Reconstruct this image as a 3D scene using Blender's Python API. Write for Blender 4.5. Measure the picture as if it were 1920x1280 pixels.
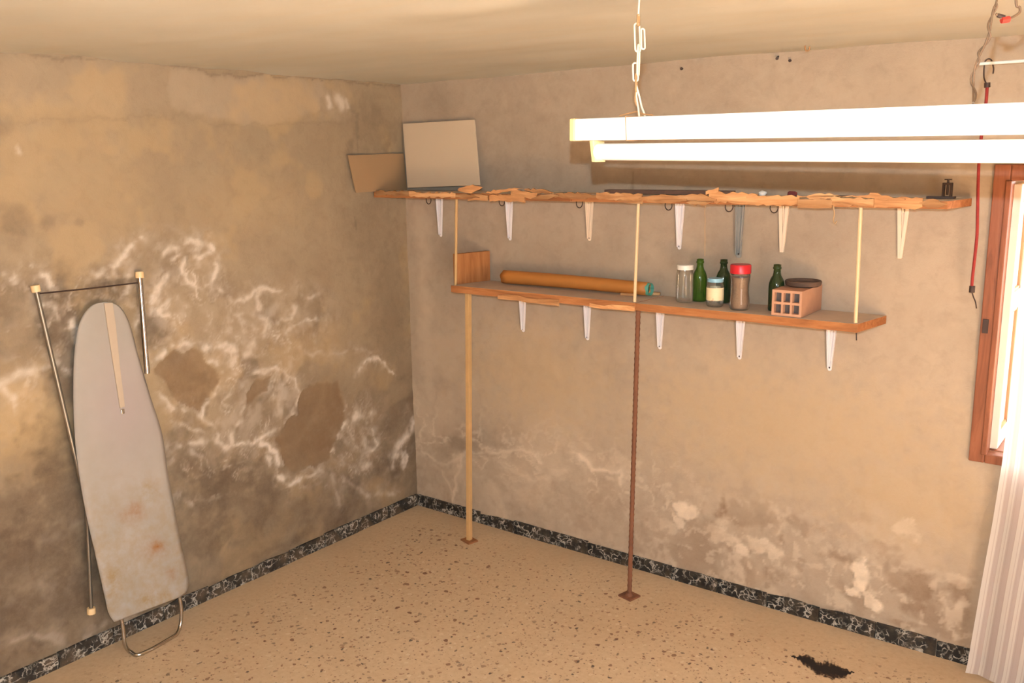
import bpy, bmesh, math, random
import numpy as np
from mathutils import Vector, Matrix

for o in list(bpy.data.objects): bpy.data.objects.remove(o, do_unlink=True)
SC = bpy.context.scene
COL = SC.collection
random.seed(7)
PI = math.pi

# ------------------------------------------------------------------ camera
# world: room corner on the floor is the origin, back wall y=0 (x to the right), left wall x=0 (y<0 towards the room)
F_PX = 1698.0
CAM = np.array([3.3565, -3.5300, 1.9226])
FW = np.array([-0.59054903, 0.78170418, -0.2004755])
RT = np.array([0.79967564, 0.60024114, -0.01514734])
UP = np.array([-0.1084929, 0.16926062, 0.97958161])
cd = bpy.data.cameras.new('camera'); cam = bpy.data.objects.new('camera', cd); COL.objects.link(cam)
cd.sensor_width = 36.0; cd.lens = F_PX / 1920 * 36.0; cd.clip_start = 0.02
M4 = Matrix.Identity(4)
for i in range(3):
    M4[i][0] = RT[i]; M4[i][1] = UP[i]; M4[i][2] = -FW[i]; M4[i][3] = CAM[i]
cam.matrix_world = M4
SC.camera = cam

# ------------------------------------------------------------------ sky, flash, lamp, exposure
SC.view_settings.view_transform = 'Standard'; SC.view_settings.look = 'None'
SC.view_settings.exposure = -0.17; SC.view_settings.gamma = 1.0; SC.view_settings.use_curve_mapping = False
W = bpy.data.worlds.new('world'); SC.world = W; W.use_nodes = True
bg = W.node_tree.nodes['Background']; bg.inputs[0].default_value = (1.0, 0.99, 0.97, 1); bg.inputs[1].default_value = 9.0

def light(name, kind, loc, power, color, **kw):
    d = bpy.data.lights.new(name, kind); d.energy = power; d.color = color
    for k, v in kw.items(): setattr(d, k, v)
    o = bpy.data.objects.new(name, d); COL.objects.link(o); o.location = loc
    return o
# the photographer's flash, a hand's breadth above the lens
fl = light('camera_flash', 'SPOT', tuple(CAM + UP * 0.113 + FW * 0.02), 268, (0.72, 0.97, 1.14), spot_size=math.radians(105), spot_blend=0.75, shadow_soft_size=0.009)
fl.rotation_euler = M4.to_euler()
# daylight portal in the window opening
pl = light('window_portal', 'AREA', (3.30, 0.33, 1.32), 1, (1, 1, 1), shape='RECTANGLE', size=0.95, size_y=1.0)
pl.rotation_euler = (-PI / 2, 0, 0); pl.data.cycles.is_portal = True
# afternoon sun through an added, unseen wide doorway behind and to the right of the photographer: it falls on the floor outside the picture
sun = light('sun', 'SUN', (8, -4, 5), 112.0, (1.0, 0.97, 0.91), angle=math.radians(0.6))
sun.rotation_euler = Vector((-0.62, 0.08, -0.74)).to_track_quat('-Z', 'Y').to_euler()
dp_ = light('added_door_portal', 'AREA', (4.86, -3.35, 1.06), 1, (1, 1, 1), shape='RECTANGLE', size=2.1, size_y=2.1)
dp_.rotation_euler = (PI / 2, 0, PI / 2); dp_.data.cycles.is_portal = True

# ------------------------------------------------------------------ pixel helpers (photo frame 1920 x 1280)
def ray(px, py): return FW + RT * (px - 960) / F_PX - UP * (py - 640) / F_PX
def at(px, py, ax, v):
    d = ray(px, py); t = (v - CAM[ax]) / d[ax]; return CAM + t * d
def atd(px, py, depth): return CAM + ray(px, py) * depth

# ------------------------------------------------------------------ numpy noise
def vnoise(x, y, seed=0):
    xi = np.floor(x).astype(np.int64); yi = np.floor(y).astype(np.int64)
    xf = x - xi; yf = y - yi
    def h(a, b):
        n = (a * 374761393 + b * 668265263 + seed * 1274126177) & 0x7fffffff
        n = ((n ^ (n >> 13)) * 1274126177) & 0x7fffffff
        return ((n ^ (n >> 16)) & 0xffff) / 65535.0
    u = xf * xf * (3 - 2 * xf); v = yf * yf * (3 - 2 * yf)
    return (h(xi, yi) * (1 - u) + h(xi + 1, yi) * u) * (1 - v) + (h(xi, yi + 1) * (1 - u) + h(xi + 1, yi + 1) * u) * v
def fbm(x, y, seed=0, oct=4):
    s = 0; a = 0.5; t = 0
    for i in range(oct):
        s = s + a * vnoise(x, y, seed + i * 17); t += a; a *= 0.5; x = x * 2.03 + 11.3; y = y * 2.03 + 5.7
    return s / t
def sstep(a, b, x):
    t = np.clip((x - a) / (b - a), 0, 1); return t * t * (3 - 2 * t)

# ------------------------------------------------------------------ mesh helpers
def lin(c): return tuple(((v / 255) / 12.92 if v / 255 <= 0.04045 else ((v / 255 + 0.055) / 1.055) ** 2.4) for v in c)

class MB:
    def __init__(s): s.v = []; s.f = []; s.m = []
    def add(s, vs, fs, mi=0):
        n = len(s.v); s.v += [tuple(float(q) for q in p) for p in vs]
        s.f += [tuple(i + n for i in f) for f in fs]; s.m += [mi] * len(fs); return s
    def box(s, lo, hi, mi=0, top=None):
        x0, y0, z0 = lo; x1, y1, z1 = hi
        vs = [(x0, y0, z0), (x1, y0, z0), (x1, y1, z0), (x0, y1, z0), (x0, y0, z1), (x1, y0, z1), (x1, y1, z1), (x0, y1, z1)]
        fs = [(0, 3, 2, 1), (0, 1, 5, 4), (1, 2, 6, 5), (2, 3, 7, 6), (3, 0, 4, 7)]
        s.add(vs, fs, mi); n = len(s.v) - 8
        s.f.append((n + 4, n + 5, n + 6, n + 7)); s.m.append(mi if top is None else top); return s
    def obox(s, c, ax, ay, az, mi=0):          # oriented box: half axes
        c, ax, ay, az = map(np.array, (c, ax, ay, az))
        vs = [c + i * ax + j * ay + k * az for k in (-1, 1) for j in (-1, 1) for i in (-1, 1)]
        return s.add(vs, [(0, 2, 3, 1), (4, 5, 7, 6), (0, 1, 5, 4), (1, 3, 7, 5), (3, 2, 6, 7), (2, 0, 4, 6)], mi)
    def tube(s, pts, r, n=8, mi=0, cap=True):
        pts = [np.array(p, float) for p in pts]; N = len(pts); rs = r if hasattr(r, '__len__') else [r] * N
        vs = []; prev = None
        for i, p in enumerate(pts):
            t = pts[min(i + 1, N - 1)] - pts[max(i - 1, 0)]; t = t / (np.linalg.norm(t) + 1e-12)
            if prev is None:
                a = np.array([0, 0, 1.0]) if abs(t[2]) < 0.9 else np.array([1.0, 0, 0]); u = np.cross(t, a)
            else: u = prev - t * (prev @ t)
            u /= np.linalg.norm(u); w = np.cross(t, u); prev = u
            for k in range(n):
                a = 2 * PI * k / n; vs.append(p + rs[i] * (math.cos(a) * u + math.sin(a) * w))
        fs = [(i * n + k, i * n + (k + 1) % n, (i + 1) * n + (k + 1) % n, (i + 1) * n + k) for i in range(N - 1) for k in range(n)]
        if cap: fs += [tuple(range(n))[::-1], tuple((N - 1) * n + k for k in range(n))]
        return s.add(vs, fs, mi)
    def lathe(s, prof, c=(0, 0, 0), n=24, mi=0):   # prof [(r,z)...]
        c = np.array(c, float); vs = []; idx = []
        for r, z in prof:
            if r < 1e-6: idx.append([len(vs)]); vs.append(c + (0, 0, z))
            else:
                idx.append(list(range(len(vs), len(vs) + n)))
                for k in range(n): a = 2 * PI * k / n; vs.append(c + (r * math.cos(a), r * math.sin(a), z))
        fs = []
        for a, b in zip(idx[:-1], idx[1:]):
            for k in range(n):
                k2 = (k + 1) % n
                if len(a) == 1 and len(b) == 1: continue
                if len(a) == 1: fs.append((a[0], b[k2], b[k]))
                elif len(b) == 1: fs.append((a[k], a[k2], b[0]))
                else: fs.append((a[k], a[k2], b[k2], b[k]))
        return s.add(vs, fs, mi)
    def prism(s, poly, off, mi=0):              # poly: 3D points, off: extrusion vector
        n = len(poly); off = np.array(off); a = [np.array(p, float) for p in poly]; b = [p + off for p in a]
        fs = [tuple(range(n))[::-1], tuple(range(n, 2 * n))] + [(i, (i + 1) % n, n + (i + 1) % n, n + i) for i in range(n)]
        return s.add(a + b, fs, mi)
    def build(s, name, mats, parent=None, smooth=False, bevel=0, org=None):
        if not isinstance(mats, (list, tuple)): mats = [mats]
        o0 = np.array(parent_world(parent) if parent is not None else (org if org is not None else (0, 0, 0)), float)
        me = bpy.data.meshes.new(name); me.from_pydata([tuple(np.array(v) - o0) for v in s.v], [], s.f)
        for m in mats: me.materials.append(m)
        me.polygons.foreach_set('material_index', s.m)
        bm = bmesh.new(); bm.from_mesh(me); bmesh.ops.recalc_face_normals(bm, faces=bm.faces); bm.to_mesh(me); bm.free()
        if smooth:
            me.polygons.foreach_set('use_smooth', [True] * len(me.polygons))
            if smooth != 'all': me.set_sharp_from_angle(angle=math.radians(40))
        o = bpy.data.objects.new(name, me); COL.objects.link(o)
        if parent is not None: o.parent = parent
        elif org is not None: o.location = tuple(float(q) for q in org)
        if bevel:
            b = o.modifiers.new('bevel', 'BEVEL'); b.width = bevel; b.segments = 2; b.limit_method = 'ANGLE'; b.angle_limit = math.radians(35)
        return o
def parent_world(p):
    w = np.zeros(3)
    while p is not None: w = w + np.array(p.location); p = p.parent
    return w
def tag(o, label=None, cat=None, group=None, kind=None):
    if label: o['label'] = label
    if cat: o['category'] = cat
    if group: o['group'] = group
    if kind: o['kind'] = kind
    return o
def thing(name, label, cat, loc, group=None):
    o = bpy.data.objects.new(name, None); COL.objects.link(o); o.location = tuple(float(q) for q in loc); o.empty_display_size = 0.05
    return tag(o, label, cat, group)
def struct(o): o['kind'] = 'structure'; return o
def copy_thing(root, loc, label, group):
    r = root.copy(); COL.objects.link(r); r.location = tuple(float(q) for q in loc); r['label'] = label; r['group'] = group
    for ch in root.children:
        c = ch.copy(); COL.objects.link(c); c.parent = r
    return r
def bez(pts, n=8):                               # Catmull-Rom through points
    P = [np.array(p, float) for p in pts]; P = [2 * P[0] - P[1]] + P + [2 * P[-1] - P[-2]]; out = []
    for i in range(1, len(P) - 2):
        for k in range(n):
            t = k / n; a, b, c, d = P[i - 1:i + 3]
            out.append(0.5 * (2 * b + (c - a) * t + (2 * a - 5 * b + 4 * c - d) * t * t + (3 * b - a - 3 * c + d) * t ** 3))
    return out + [P[-2]]

# ------------------------------------------------------------------ material helpers
class NT:
    def __init__(s, name):
        s.m = bpy.data.materials.new(name); s.m.use_nodes = True; s.t = s.m.node_tree; s.b = s.t.nodes['Principled BSDF']
    def n(s, kind, **kw):
        nd = s.t.nodes.new(kind)
        for k, v in kw.items():
            if k.startswith('i_'):
                key = k[2:]; key = int(key) if key.isdigit() else key
                sock = nd.inputs[key]
                if isinstance(v, bpy.types.NodeSocket): s.t.links.new(v, sock)
                else: sock.default_value = v
            else: setattr(nd, k, v)
        return nd
    def coord(s, scale=(1, 1, 1), kind='Object'):
        c = s.n('ShaderNodeTexCoord'); mp = s.n('ShaderNodeMapping', i_Vector=c.outputs[kind]); mp.inputs['Scale'].default_value = scale; return mp.outputs[0]
    def noise(s, vec, scale, detail=4, rough=0.55, dist=0.0):
        return s.n('ShaderNodeTexNoise', i_Vector=vec, i_Scale=scale, i_Detail=detail, i_Roughness=rough, i_Distortion=dist).outputs[0]
    def ramp(s, fac, stops):
        r = s.n('ShaderNodeValToRGB', i_Fac=fac); e = r.color_ramp.elements
        while len(e) < len(stops): e.new(0.5)
        for el, (p, c) in zip(e, stops): el.position = p; el.color = tuple(c) + (1,) if len(c) == 3 else c
        return r.outputs[0]
    def rng(s, v, a, b, c=0, d=1): return s.n('ShaderNodeMapRange', i_0=v, i_1=a, i_2=b, i_3=c, i_4=d).outputs[0]
    def math(s, op, a, b=0.0): return s.n('ShaderNodeMath', operation=op, i_0=a, i_1=b).outputs[0]
    def mix(s, fac, a, b, mode='MIX'):
        n = s.n('ShaderNodeMix', data_type='RGBA', blend_type=mode)
        for sock, v in ((n.inputs[0], fac), (n.inputs[6], a), (n.inputs[7], b)):
            if isinstance(v, bpy.types.NodeSocket): s.t.links.new(v, sock)
            elif isinstance(v, (int, float)): sock.default_value = v
            else: sock.default_value = tuple(v) + (1,) if len(v) == 3 else v
        return n.outputs[2]
    def base(s, v): return s.put('Base Color', v)
    def put(s, key, v):
        k = s.b.inputs[key]
        if isinstance(v, bpy.types.NodeSocket): s.t.links.new(v, k)
        else: k.default_value = tuple(v) + (1,) if hasattr(v, '__len__') and len(v) == 3 else v
        return s
    def bump(s, h, strength=0.3, dist=0.01):
        b = s.n('ShaderNodeBump', i_Height=h, i_Strength=strength, i_Distance=dist); s.t.links.new(b.outputs[0], s.b.inputs['Normal']); return s

def simple(name, rgb, rough=0.6, metal=0.0, var=0.12, scale=30, bump=0.0, **kw):
    t = NT(name); c = lin(rgb); v = t.coord()
    n = t.noise(v, scale, 5, 0.6)
    t.base(t.mix(n, tuple(q * (1 - var) for q in c), tuple(min(1, q * (1 + var)) for q in c)))
    t.put('Roughness', rough).put('Metallic', metal)
    for k, q in kw.items(): t.put(k.replace('_', ' '), q)
    if bump: t.bump(t.noise(v, scale * 4, 4), bump, 0.003)
    return t.m

def wall_mat(name, c1, c2, c3, salt, damp, peel, patch):
    """c1..c3 plaster tones; attribute 'marks' r salt crust, g damp stain, b flaked patch; 'marks2' r pale repair plaster and painted brightness, g grey grime and painted shade, b ochre"""
    t = NT(name); v = t.coord()
    big = t.noise(v, 1.3, 5, 0.6, 0.3); mid = t.noise(v, 6, 6, 0.65, 0.4); fine = t.noise(v, 70, 6, 0.7); grit = t.noise(v, 320, 3, 0.6)
    col = t.mix(t.rng(big, 0.35, 0.65), lin(c1), lin(c2))
    col = t.mix(t.rng(mid, 0.42, 0.72, 0, 0.75), col, lin(c3)); col = t.mix(t.rng(t.noise(v, 17, 5, 0.65, 0.5), 0.5, 0.75, 0, 0.3), col, lin(tuple(q * 0.82 for q in c3)))
    a = t.n('ShaderNodeAttribute', attribute_name='marks'); sp = t.n('ShaderNodeSeparateColor', i_0=a.outputs[0])
    b = t.n('ShaderNodeAttribute', attribute_name='marks2'); sq = t.n('ShaderNodeSeparateColor', i_0=b.outputs[0])
    R, G, B = sp.outputs; R2, G2, B2 = sq.outputs
    jit = t.math('ADD', t.rng(fine, 0.3, 0.7, -0.08, 0.08), t.rng(mid, 0.3, 0.7, -0.22, 0.18))
    def m(x, gain, mx): return t.n('ShaderNodeClamp', i_0=t.math('MULTIPLY', t.math('MULTIPLY', x, t.math('ADD', jit, gain)), mx)).outputs[0]
    col = t.mix(m(R2, 1.0, 0.9), col, lin(patch))
    col = t.mix(m(B2, 1.0, 0.9), col, lin((190, 158, 112)))
    col = t.mix(m(G, 1.0, 0.9), col, lin(damp))
    col = t.mix(m(G2, 1.0, 0.9), col, lin((112, 96, 80)))
    col = t.mix(m(B, 1.05, 0.95), col, lin(peel))
    col = t.mix(m(R, 1.05, 0.95), col, lin(salt))
    col = t.mix(t.rng(fine, 0.35, 0.75, 0.0, 0.06), col, (0.16, 0.11, 0.07))
    t.base(col).put('Roughness', 0.92).put('Specular IOR Level', 0.2)
    h = t.math('ADD', t.math('MULTIPLY', fine, 0.6), t.math('MULTIPLY', grit, 0.25)); h = t.math('ADD', h, t.math('MULTIPLY', R, t.math('MULTIPLY', grit, 0.5)))
    t.bump(h, 0.35, 0.006)
    return t.m
M = {}
M['wall_left'] = wall_mat('stained_plaster', (152, 132, 106), (160, 140, 114), (146, 125, 101), (212, 196, 178), (98, 82, 66), (126, 100, 73), (178, 158, 134))
M['wall_back'] = wall_mat('grey_plaster', (172, 153, 131), (180, 160, 138), (168, 147, 126), (228, 206, 180), (128, 100, 76), (158, 122, 90), (200, 178, 152))
M['plain'] = simple('old_plaster', (185, 157, 124), 0.9, var=0.1, scale=5, bump=0.2)
def ceil_mat():
    t = NT('limewashed_ceiling'); v = t.coord((1, 1, 1)); w = t.coord((0.5, 2.6, 1))
    n = t.noise(v, 1.6, 5, 0.6, 0.5); s = t.noise(w, 3.0, 6, 0.65, 0.6); f = t.noise(v, 60, 5, 0.7)
    col = t.mix(t.rng(n, 0.3, 0.7), lin((192, 187, 174)), lin((200, 196, 184)))
    col = t.mix(t.rng(s, 0.45, 0.8, 0, 0.35), col, lin((200, 184, 156)))
    t.base(col).put('Roughness', 0.9).put('Specular IOR Level', 0.15)
    t.bump(t.math('ADD', t.math('MULTIPLY', n, 0.6), t.math('MULTIPLY', f, 0.12)), 0.2, 0.015); return t.m
M['ceiling'] = ceil_mat()
def floor_mat():
    t = NT('terrazzo'); v = t.coord(); n = t.noise(v, 2.2, 5, 0.6, 0.3); f = t.noise(v, 45, 5, 0.65)
    col = t.mix(t.rng(n, 0.3, 0.7), lin((197, 169, 136)), lin((207, 180, 147)))
    col = t.mix(t.rng(f, 0.4, 0.7, 0, 0.5), col, lin((182, 151, 118)))
    warp = t.n('ShaderNodeVectorMath', operation='ADD', i_0=v, i_1=t.n('ShaderNodeVectorMath', operation='SCALE', i_0=t.n('ShaderNodeTexNoise', i_Vector=v, i_Scale=30.0).outputs[1], i_Scale=0.03).outputs[0]).outputs[0]
    # dust lying along the skirting hides the chips there
    xyz = t.n('ShaderNodeSeparateXYZ', i_0=v); edge = t.math('MINIMUM', xyz.outputs[0], t.math('MULTIPLY', xyz.outputs[1], -1.0))
    clean = t.rng(t.math('ADD', edge, t.rng(n, 0.3, 0.7, -0.08, 0.08)), 0.07, 0.3)
    for sc, th, cc, st in ((25.0, 0.27, (112, 72, 54), 0.9), (34.0, 0.27, (82, 66, 58), 0.9), (29.0, 0.3, (216, 196, 166), 0.6), (43.0, 0.30, (128, 82, 62), 0.8), (70.0, 0.32, (112, 82, 66), 0.7)):
        vo = t.n('ShaderNodeTexVoronoi', i_Vector=warp, i_Scale=sc, i_Randomness=1.0)
        keep = t.n('ShaderNodeSeparateColor', i_0=vo.outputs['Color'])
        size = t.rng(keep.outputs[0], 0.25, 1.0, 0.0, th)
        chip = t.math('MULTIPLY', t.math('LESS_THAN', vo.outputs['Distance'], size), clean)
        col = t.mix(t.math('MULTIPLY', chip, t.rng(keep.outputs[1], 0, 1, st * 0.45, st)), col, lin(cc))
    t.base(col).put('Roughness', t.rng(n, 0.3, 0.7, 0.5, 0.7)).put('Specular IOR Level', 0.3)
    t.bump(f, 0.08, 0.003); return t.m
M['floor'] = floor_mat()
def marble_mat():
    t = NT('black_marbled_skirting'); v = t.coord(); inf = t.n('ShaderNodeObjectInfo')
    off = t.n('ShaderNodeVectorMath', operation='ADD', i_0=v, i_1=t.n('ShaderNodeCombineXYZ', i_0=t.math('MULTIPLY', inf.outputs['Random'], 37.0), i_1=t.math('MULTIPLY', inf.outputs['Random'], 19.0)).outputs[0]).outputs[0]
    nz = t.n('ShaderNodeTexNoise', i_Vector=off, i_Scale=14.0, i_Detail=4.0)
    wv = t.n('ShaderNodeVectorMath', operation='ADD', i_0=off, i_1=t.n('ShaderNodeVectorMath', operation='SCALE', i_0=nz.outputs[1], i_Scale=0.16).outputs[0]).outputs[0]
    vo = t.n('ShaderNodeTexVoronoi', feature='DISTANCE_TO_EDGE', i_Vector=wv, i_Scale=28.0)
    vein = t.math('MULTIPLY', t.rng(vo.outputs[0], 0.015, 0.10, 1, 0), t.rng(t.noise(off, 22, 3), 0.42, 0.6))
    col = t.mix(t.rng(nz.outputs[0], 0.35, 0.7), lin((26, 26, 26)), lin((46, 45, 43)))
    col = t.mix(t.math('MULTIPLY', vein, 0.9), col, lin((196, 188, 174)))
    dust = t.math('MULTIPLY', t.rng(t.noise(v, 9, 5, 0.65), 0.45, 0.7), 0.3)
    col = t.mix(dust, col, lin((150, 124, 96)))
    t.base(col).put('Roughness', 0.45).put('Specular IOR Level', 0.35); return t.m
M['marble'] = marble_mat()
def wood_mat(name, c1, c2, c3, axis=0, rnd=0.25, rough=0.75):
    t = NT(name); sc = [34, 34, 34]; sc[axis] = 3.5; v = t.coord(tuple(sc)); inf = t.n('ShaderNodeObjectInfo')
    off = t.n('ShaderNodeVectorMath', operation='ADD', i_0=v, i_1=t.n('ShaderNodeCombineXYZ', i_0=t.math('MULTIPLY', inf.outputs['Random'], 71.0), i_1=t.math('MULTIPLY', inf.outputs['Random'], 33.0)).outputs[0]).outputs[0]
    n = t.noise(off, 1.0, 6, 0.65, 0.8)
    col = t.ramp(n, [(0.3, lin(c1)), (0.5, lin(c2)), (0.72, lin(c3))])
    h = t.n('ShaderNodeHueSaturation', i_Color=col, i_Value=t.rng(inf.outputs['Random'], 0, 1, 1 - rnd, 1 + rnd)); t.base(h.outputs[0]).put('Roughness', rough).put('Specular IOR Level', 0.25)
    t.bump(n, 0.3, 0.004); return t.m
M['shelf_edge'] = wood_mat('raw_pine_edge', (132, 82, 48), (166, 106, 62), (188, 128, 80), 0, 0.08)
M['splinter'] = wood_mat('splintered_pine', (138, 92, 58), (184, 132, 86), (214, 170, 122), 0, 0.36)
M['dusty_top'] = simple('dusty_board_top', (198, 178, 156), 0.95, var=0.18, scale=18, bump=0.2)
M['endpanel'] = wood_mat('brown_board', (150, 96, 54), (168, 110, 64), (182, 126, 78), 2, 0.05)
M['hardboard'] = simple('hardboard', (156, 124, 90), 0.85, var=0.1, scale=6)
M['white_panel'] = simple('painted_panel', (206, 184, 156), 0.6, var=0.05, scale=4)
M['frame'] = wood_mat('varnished_frame', (116, 70, 48), (140, 84, 58), (156, 98, 70), 2, 0.05, 0.45)
M['shutter'] = simple('cream_painted_shutter', (236, 224, 204), 0.5, var=0.04, scale=5)
M['shutter_shade'] = simple('panel_recess_shade', (182, 132, 92), 0.6, var=0.08, scale=9)  # brown border painting the recess shading round the shutter panels
M['bracket'] = simple('white_bracket_paint', (236, 226, 222), 0.45, var=0.04, scale=20)
M['bracket_cream'] = simple('cream_bracket_paint', (232, 208, 180), 0.5, var=0.06, scale=20)
M['bracket_grey'] = simple('grey_metal', (146, 142, 134), 0.5, 0.1, var=0.1, scale=30)
M['rod'] = simple('cream_rod', (222, 190, 146), 0.55, var=0.12, scale=24)
M['pole_cream'] = simple('old_cream_paint', (196, 156, 104), 0.6, var=0.2, scale=14)
M['rust'] = simple('rusty_iron', (122, 78, 54), 0.85, 0.1, var=0.35, scale=26, bump=0.3)
M['rust2'] = simple('rusty_plate', (150, 98, 60), 0.85, 0.1, var=0.3, scale=30, bump=0.3)
M['dark_metal'] = simple('dark_metal', (70, 52, 44), 0.6, 0.3, var=0.3, scale=40)
M['chrome'] = simple('chrome', (196, 190, 182), 0.16, 1.0, var=0.06, scale=12)
M['dull_steel'] = simple('dull_steel', (138, 128, 114), 0.38, 0.75, var=0.15, scale=12)
M['strip'] = simple('pale_strip', (180, 160, 138), 0.7, var=0.05)
M['cap'] = simple('cream_plastic', (232, 196, 146), 0.5, var=0.05)
M['white_metal'] = simple('white_enamel', (238, 236, 230), 0.4, var=0.03, scale=10)
M['tube'] = simple('milky_tube', (244, 240, 234), 0.25, var=0.01)
M['yellow_plastic'] = simple('yellowed_plastic', (236, 206, 142), 0.5, var=0.08, scale=20)
M['chain'] = simple('white_wire', (226, 208, 184), 0.4, 0.2, var=0.15, scale=30)
M['rustwire'] = simple('tarnished_wire', (172, 126, 82), 0.7, 0.2, var=0.2, scale=40)
M['cable'] = simple('brown_flex', (112, 84, 60), 0.7, var=0.15, scale=30)
M['red_plastic'] = simple('red_plastic', (186, 50, 36), 0.5, var=0.1)
M['bungee'] = simple('red_elastic_cord', (150, 44, 38), 0.8, var=0.25, scale=120)
M['brick'] = simple('fired_clay', (190, 142, 112), 0.9, var=0.12, scale=30, bump=0.3)
M['hole_shade'] = simple('dark_hole_shade', (92, 82, 78), 0.95, var=0.25, scale=50)  # dark tone standing in for the shade inside the brick holes
M['saucer'] = simple('dark_clay', (92, 70, 56), 0.8, var=0.2, scale=24)
M['roll_out'] = simple('amber_sheet', (188, 120, 54), 0.55, var=0.1, scale=9)
M['roll_in'] = simple('teal_backing', (84, 150, 128), 0.6, var=0.1)
M['lid_white'] = simple('white_lid', (228, 220, 206), 0.4, var=0.04)
M['lid_red'] = simple('red_lid', (198, 36, 44), 0.35, var=0.06)
M['lid_blue'] = simple('pale_blue_lid', (138, 180, 196), 0.4, var=0.06)
M['coffee'] = simple('brown_granules', (140, 108, 82), 0.95, var=0.4, scale=160)
M['black'] = simple('black_soot', (26, 20, 17), 0.95, var=0.4, scale=60)
M['white_bit'] = simple('white_plaster_bit', (232, 226, 218), 0.7)
M['maroon'] = simple('maroon_rag', (104, 44, 44), 0.9, var=0.2)
M['dark_strip'] = simple('dark_strip_wood', (112, 82, 66), 0.8, var=0.25, scale=20)
M['thread'] = simple('thread', (186, 150, 108), 0.9)
def glass(name, tint, body, bw, rough=0.06):
    t = NT(name); fr = t.n('ShaderNodeFresnel', i_IOR=1.5)
    tr = t.n('ShaderNodeBsdfTransparent', i_Color=tuple(tint) + (1,)); gl_ = t.n('ShaderNodeBsdfGlossy', i_Roughness=rough); t.base(lin(body)).put('Roughness', 0.15)
    m1 = t.n('ShaderNodeMixShader', i_0=bw, i_1=tr.outputs[0], i_2=t.b.outputs[0]); m2 = t.n('ShaderNodeMixShader', i_0=t.math('MULTIPLY', fr.outputs[0], 0.6), i_1=m1.outputs[0], i_2=gl_.outputs[0])
    t.t.links.new(m2.outputs[0], t.t.nodes['Material Output'].inputs[0]); return t.m
M['glass'] = glass('clear_glass', (.95, .94, .91), (225, 215, 200), 0.07); M['green'] = glass('green_glass', (.30, .50, .12), (96, 132, 50), 0.35); M['dark_green'] = glass('dark_green_glass', (.20, .30, .12), (64, 84, 48), 0.45)
def label_mat():
    t = NT('paper_label'); v = t.coord((26, 26, 26)); n = t.noise(v, 1.2, 3, 0.5)
    z = t.n('ShaderNodeSeparateXYZ', i_0=t.coord())
    col = t.ramp(n, [(0.4, lin((222, 198, 150))), (0.56, lin((226, 208, 170))), (0.62, lin((176, 126, 90))), (0.7, lin((128, 146, 122)))])
    low = t.rng(z.outputs[2], 0.035, 0.045, 1, 0)
    t.base(t.mix(low, lin((228, 208, 168)), col)).put('Roughness', 0.6); return t.m
M['label'] = label_mat()
def curtain_mat():
    t = NT('striped_curtain'); u = t.n('ShaderNodeAttribute', attribute_name='across').outputs[2]
    s = t.math('FRACT', t.math('MULTIPLY', u, 21.0)); s2 = t.math('FRACT', t.math('MULTIPLY', u, 63.0))
    col = t.mix(t.rng(s, 0.48, 0.52), lin((240, 230, 220)), lin((214, 198, 190)))
    col = t.mix(t.math('MULTIPLY', t.math('GREATER_THAN', s2, 0.82), 0.5), col, lin((206, 188, 176)))
    t.base(col).put('Roughness', 0.9)
    tr = t.n('ShaderNodeBsdfTranslucent', i_Color=col); mx = t.n('ShaderNodeMixShader', i_0=0.45); t.t.links.new(t.b.outputs[0], mx.inputs[1]); t.t.links.new(tr.outputs[0], mx.inputs[2])
    t.t.links.new(mx.outputs[0], t.t.nodes['Material Output'].inputs[0]); return t.m
M['curtain'] = curtain_mat()
def cover_mat():
    t = NT('ironing_cover'); v = t.coord(); a = t.n('ShaderNodeAttribute', attribute_name='marks'); sp = t.n('ShaderNodeSeparateColor', i_0=a.outputs[0])
    f = t.noise(v, 24, 6, 0.65); g = t.noise(v, 5, 4)
    col = t.mix(t.rng(g, 0.3, 0.7), lin((156, 147, 136)), lin((166, 156, 146)))
    col = t.mix(t.math('MULTIPLY', sp.outputs[2], 0.5), col, lin((164, 146, 144)))
    col = t.mix(t.math('MULTIPLY', sp.outputs[1], t.rng(f, 0.35, 0.65)), col, lin((150, 126, 92)))
    col = t.mix(t.math('MULTIPLY', sp.outputs[0], t.rng(f, 0.3, 0.6, 0.3, 1)), col, lin((144, 92, 42)))
    t.base(col).put('Roughness', 0.9).put('Specular IOR Level', 0.15); t.bump(t.noise(v, 400, 2), 0.1, 0.002); return t.m
M['cover'] = cover_mat()
M['cover_back'] = simple('cover_underside', (150, 132, 116), 0.9)

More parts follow.
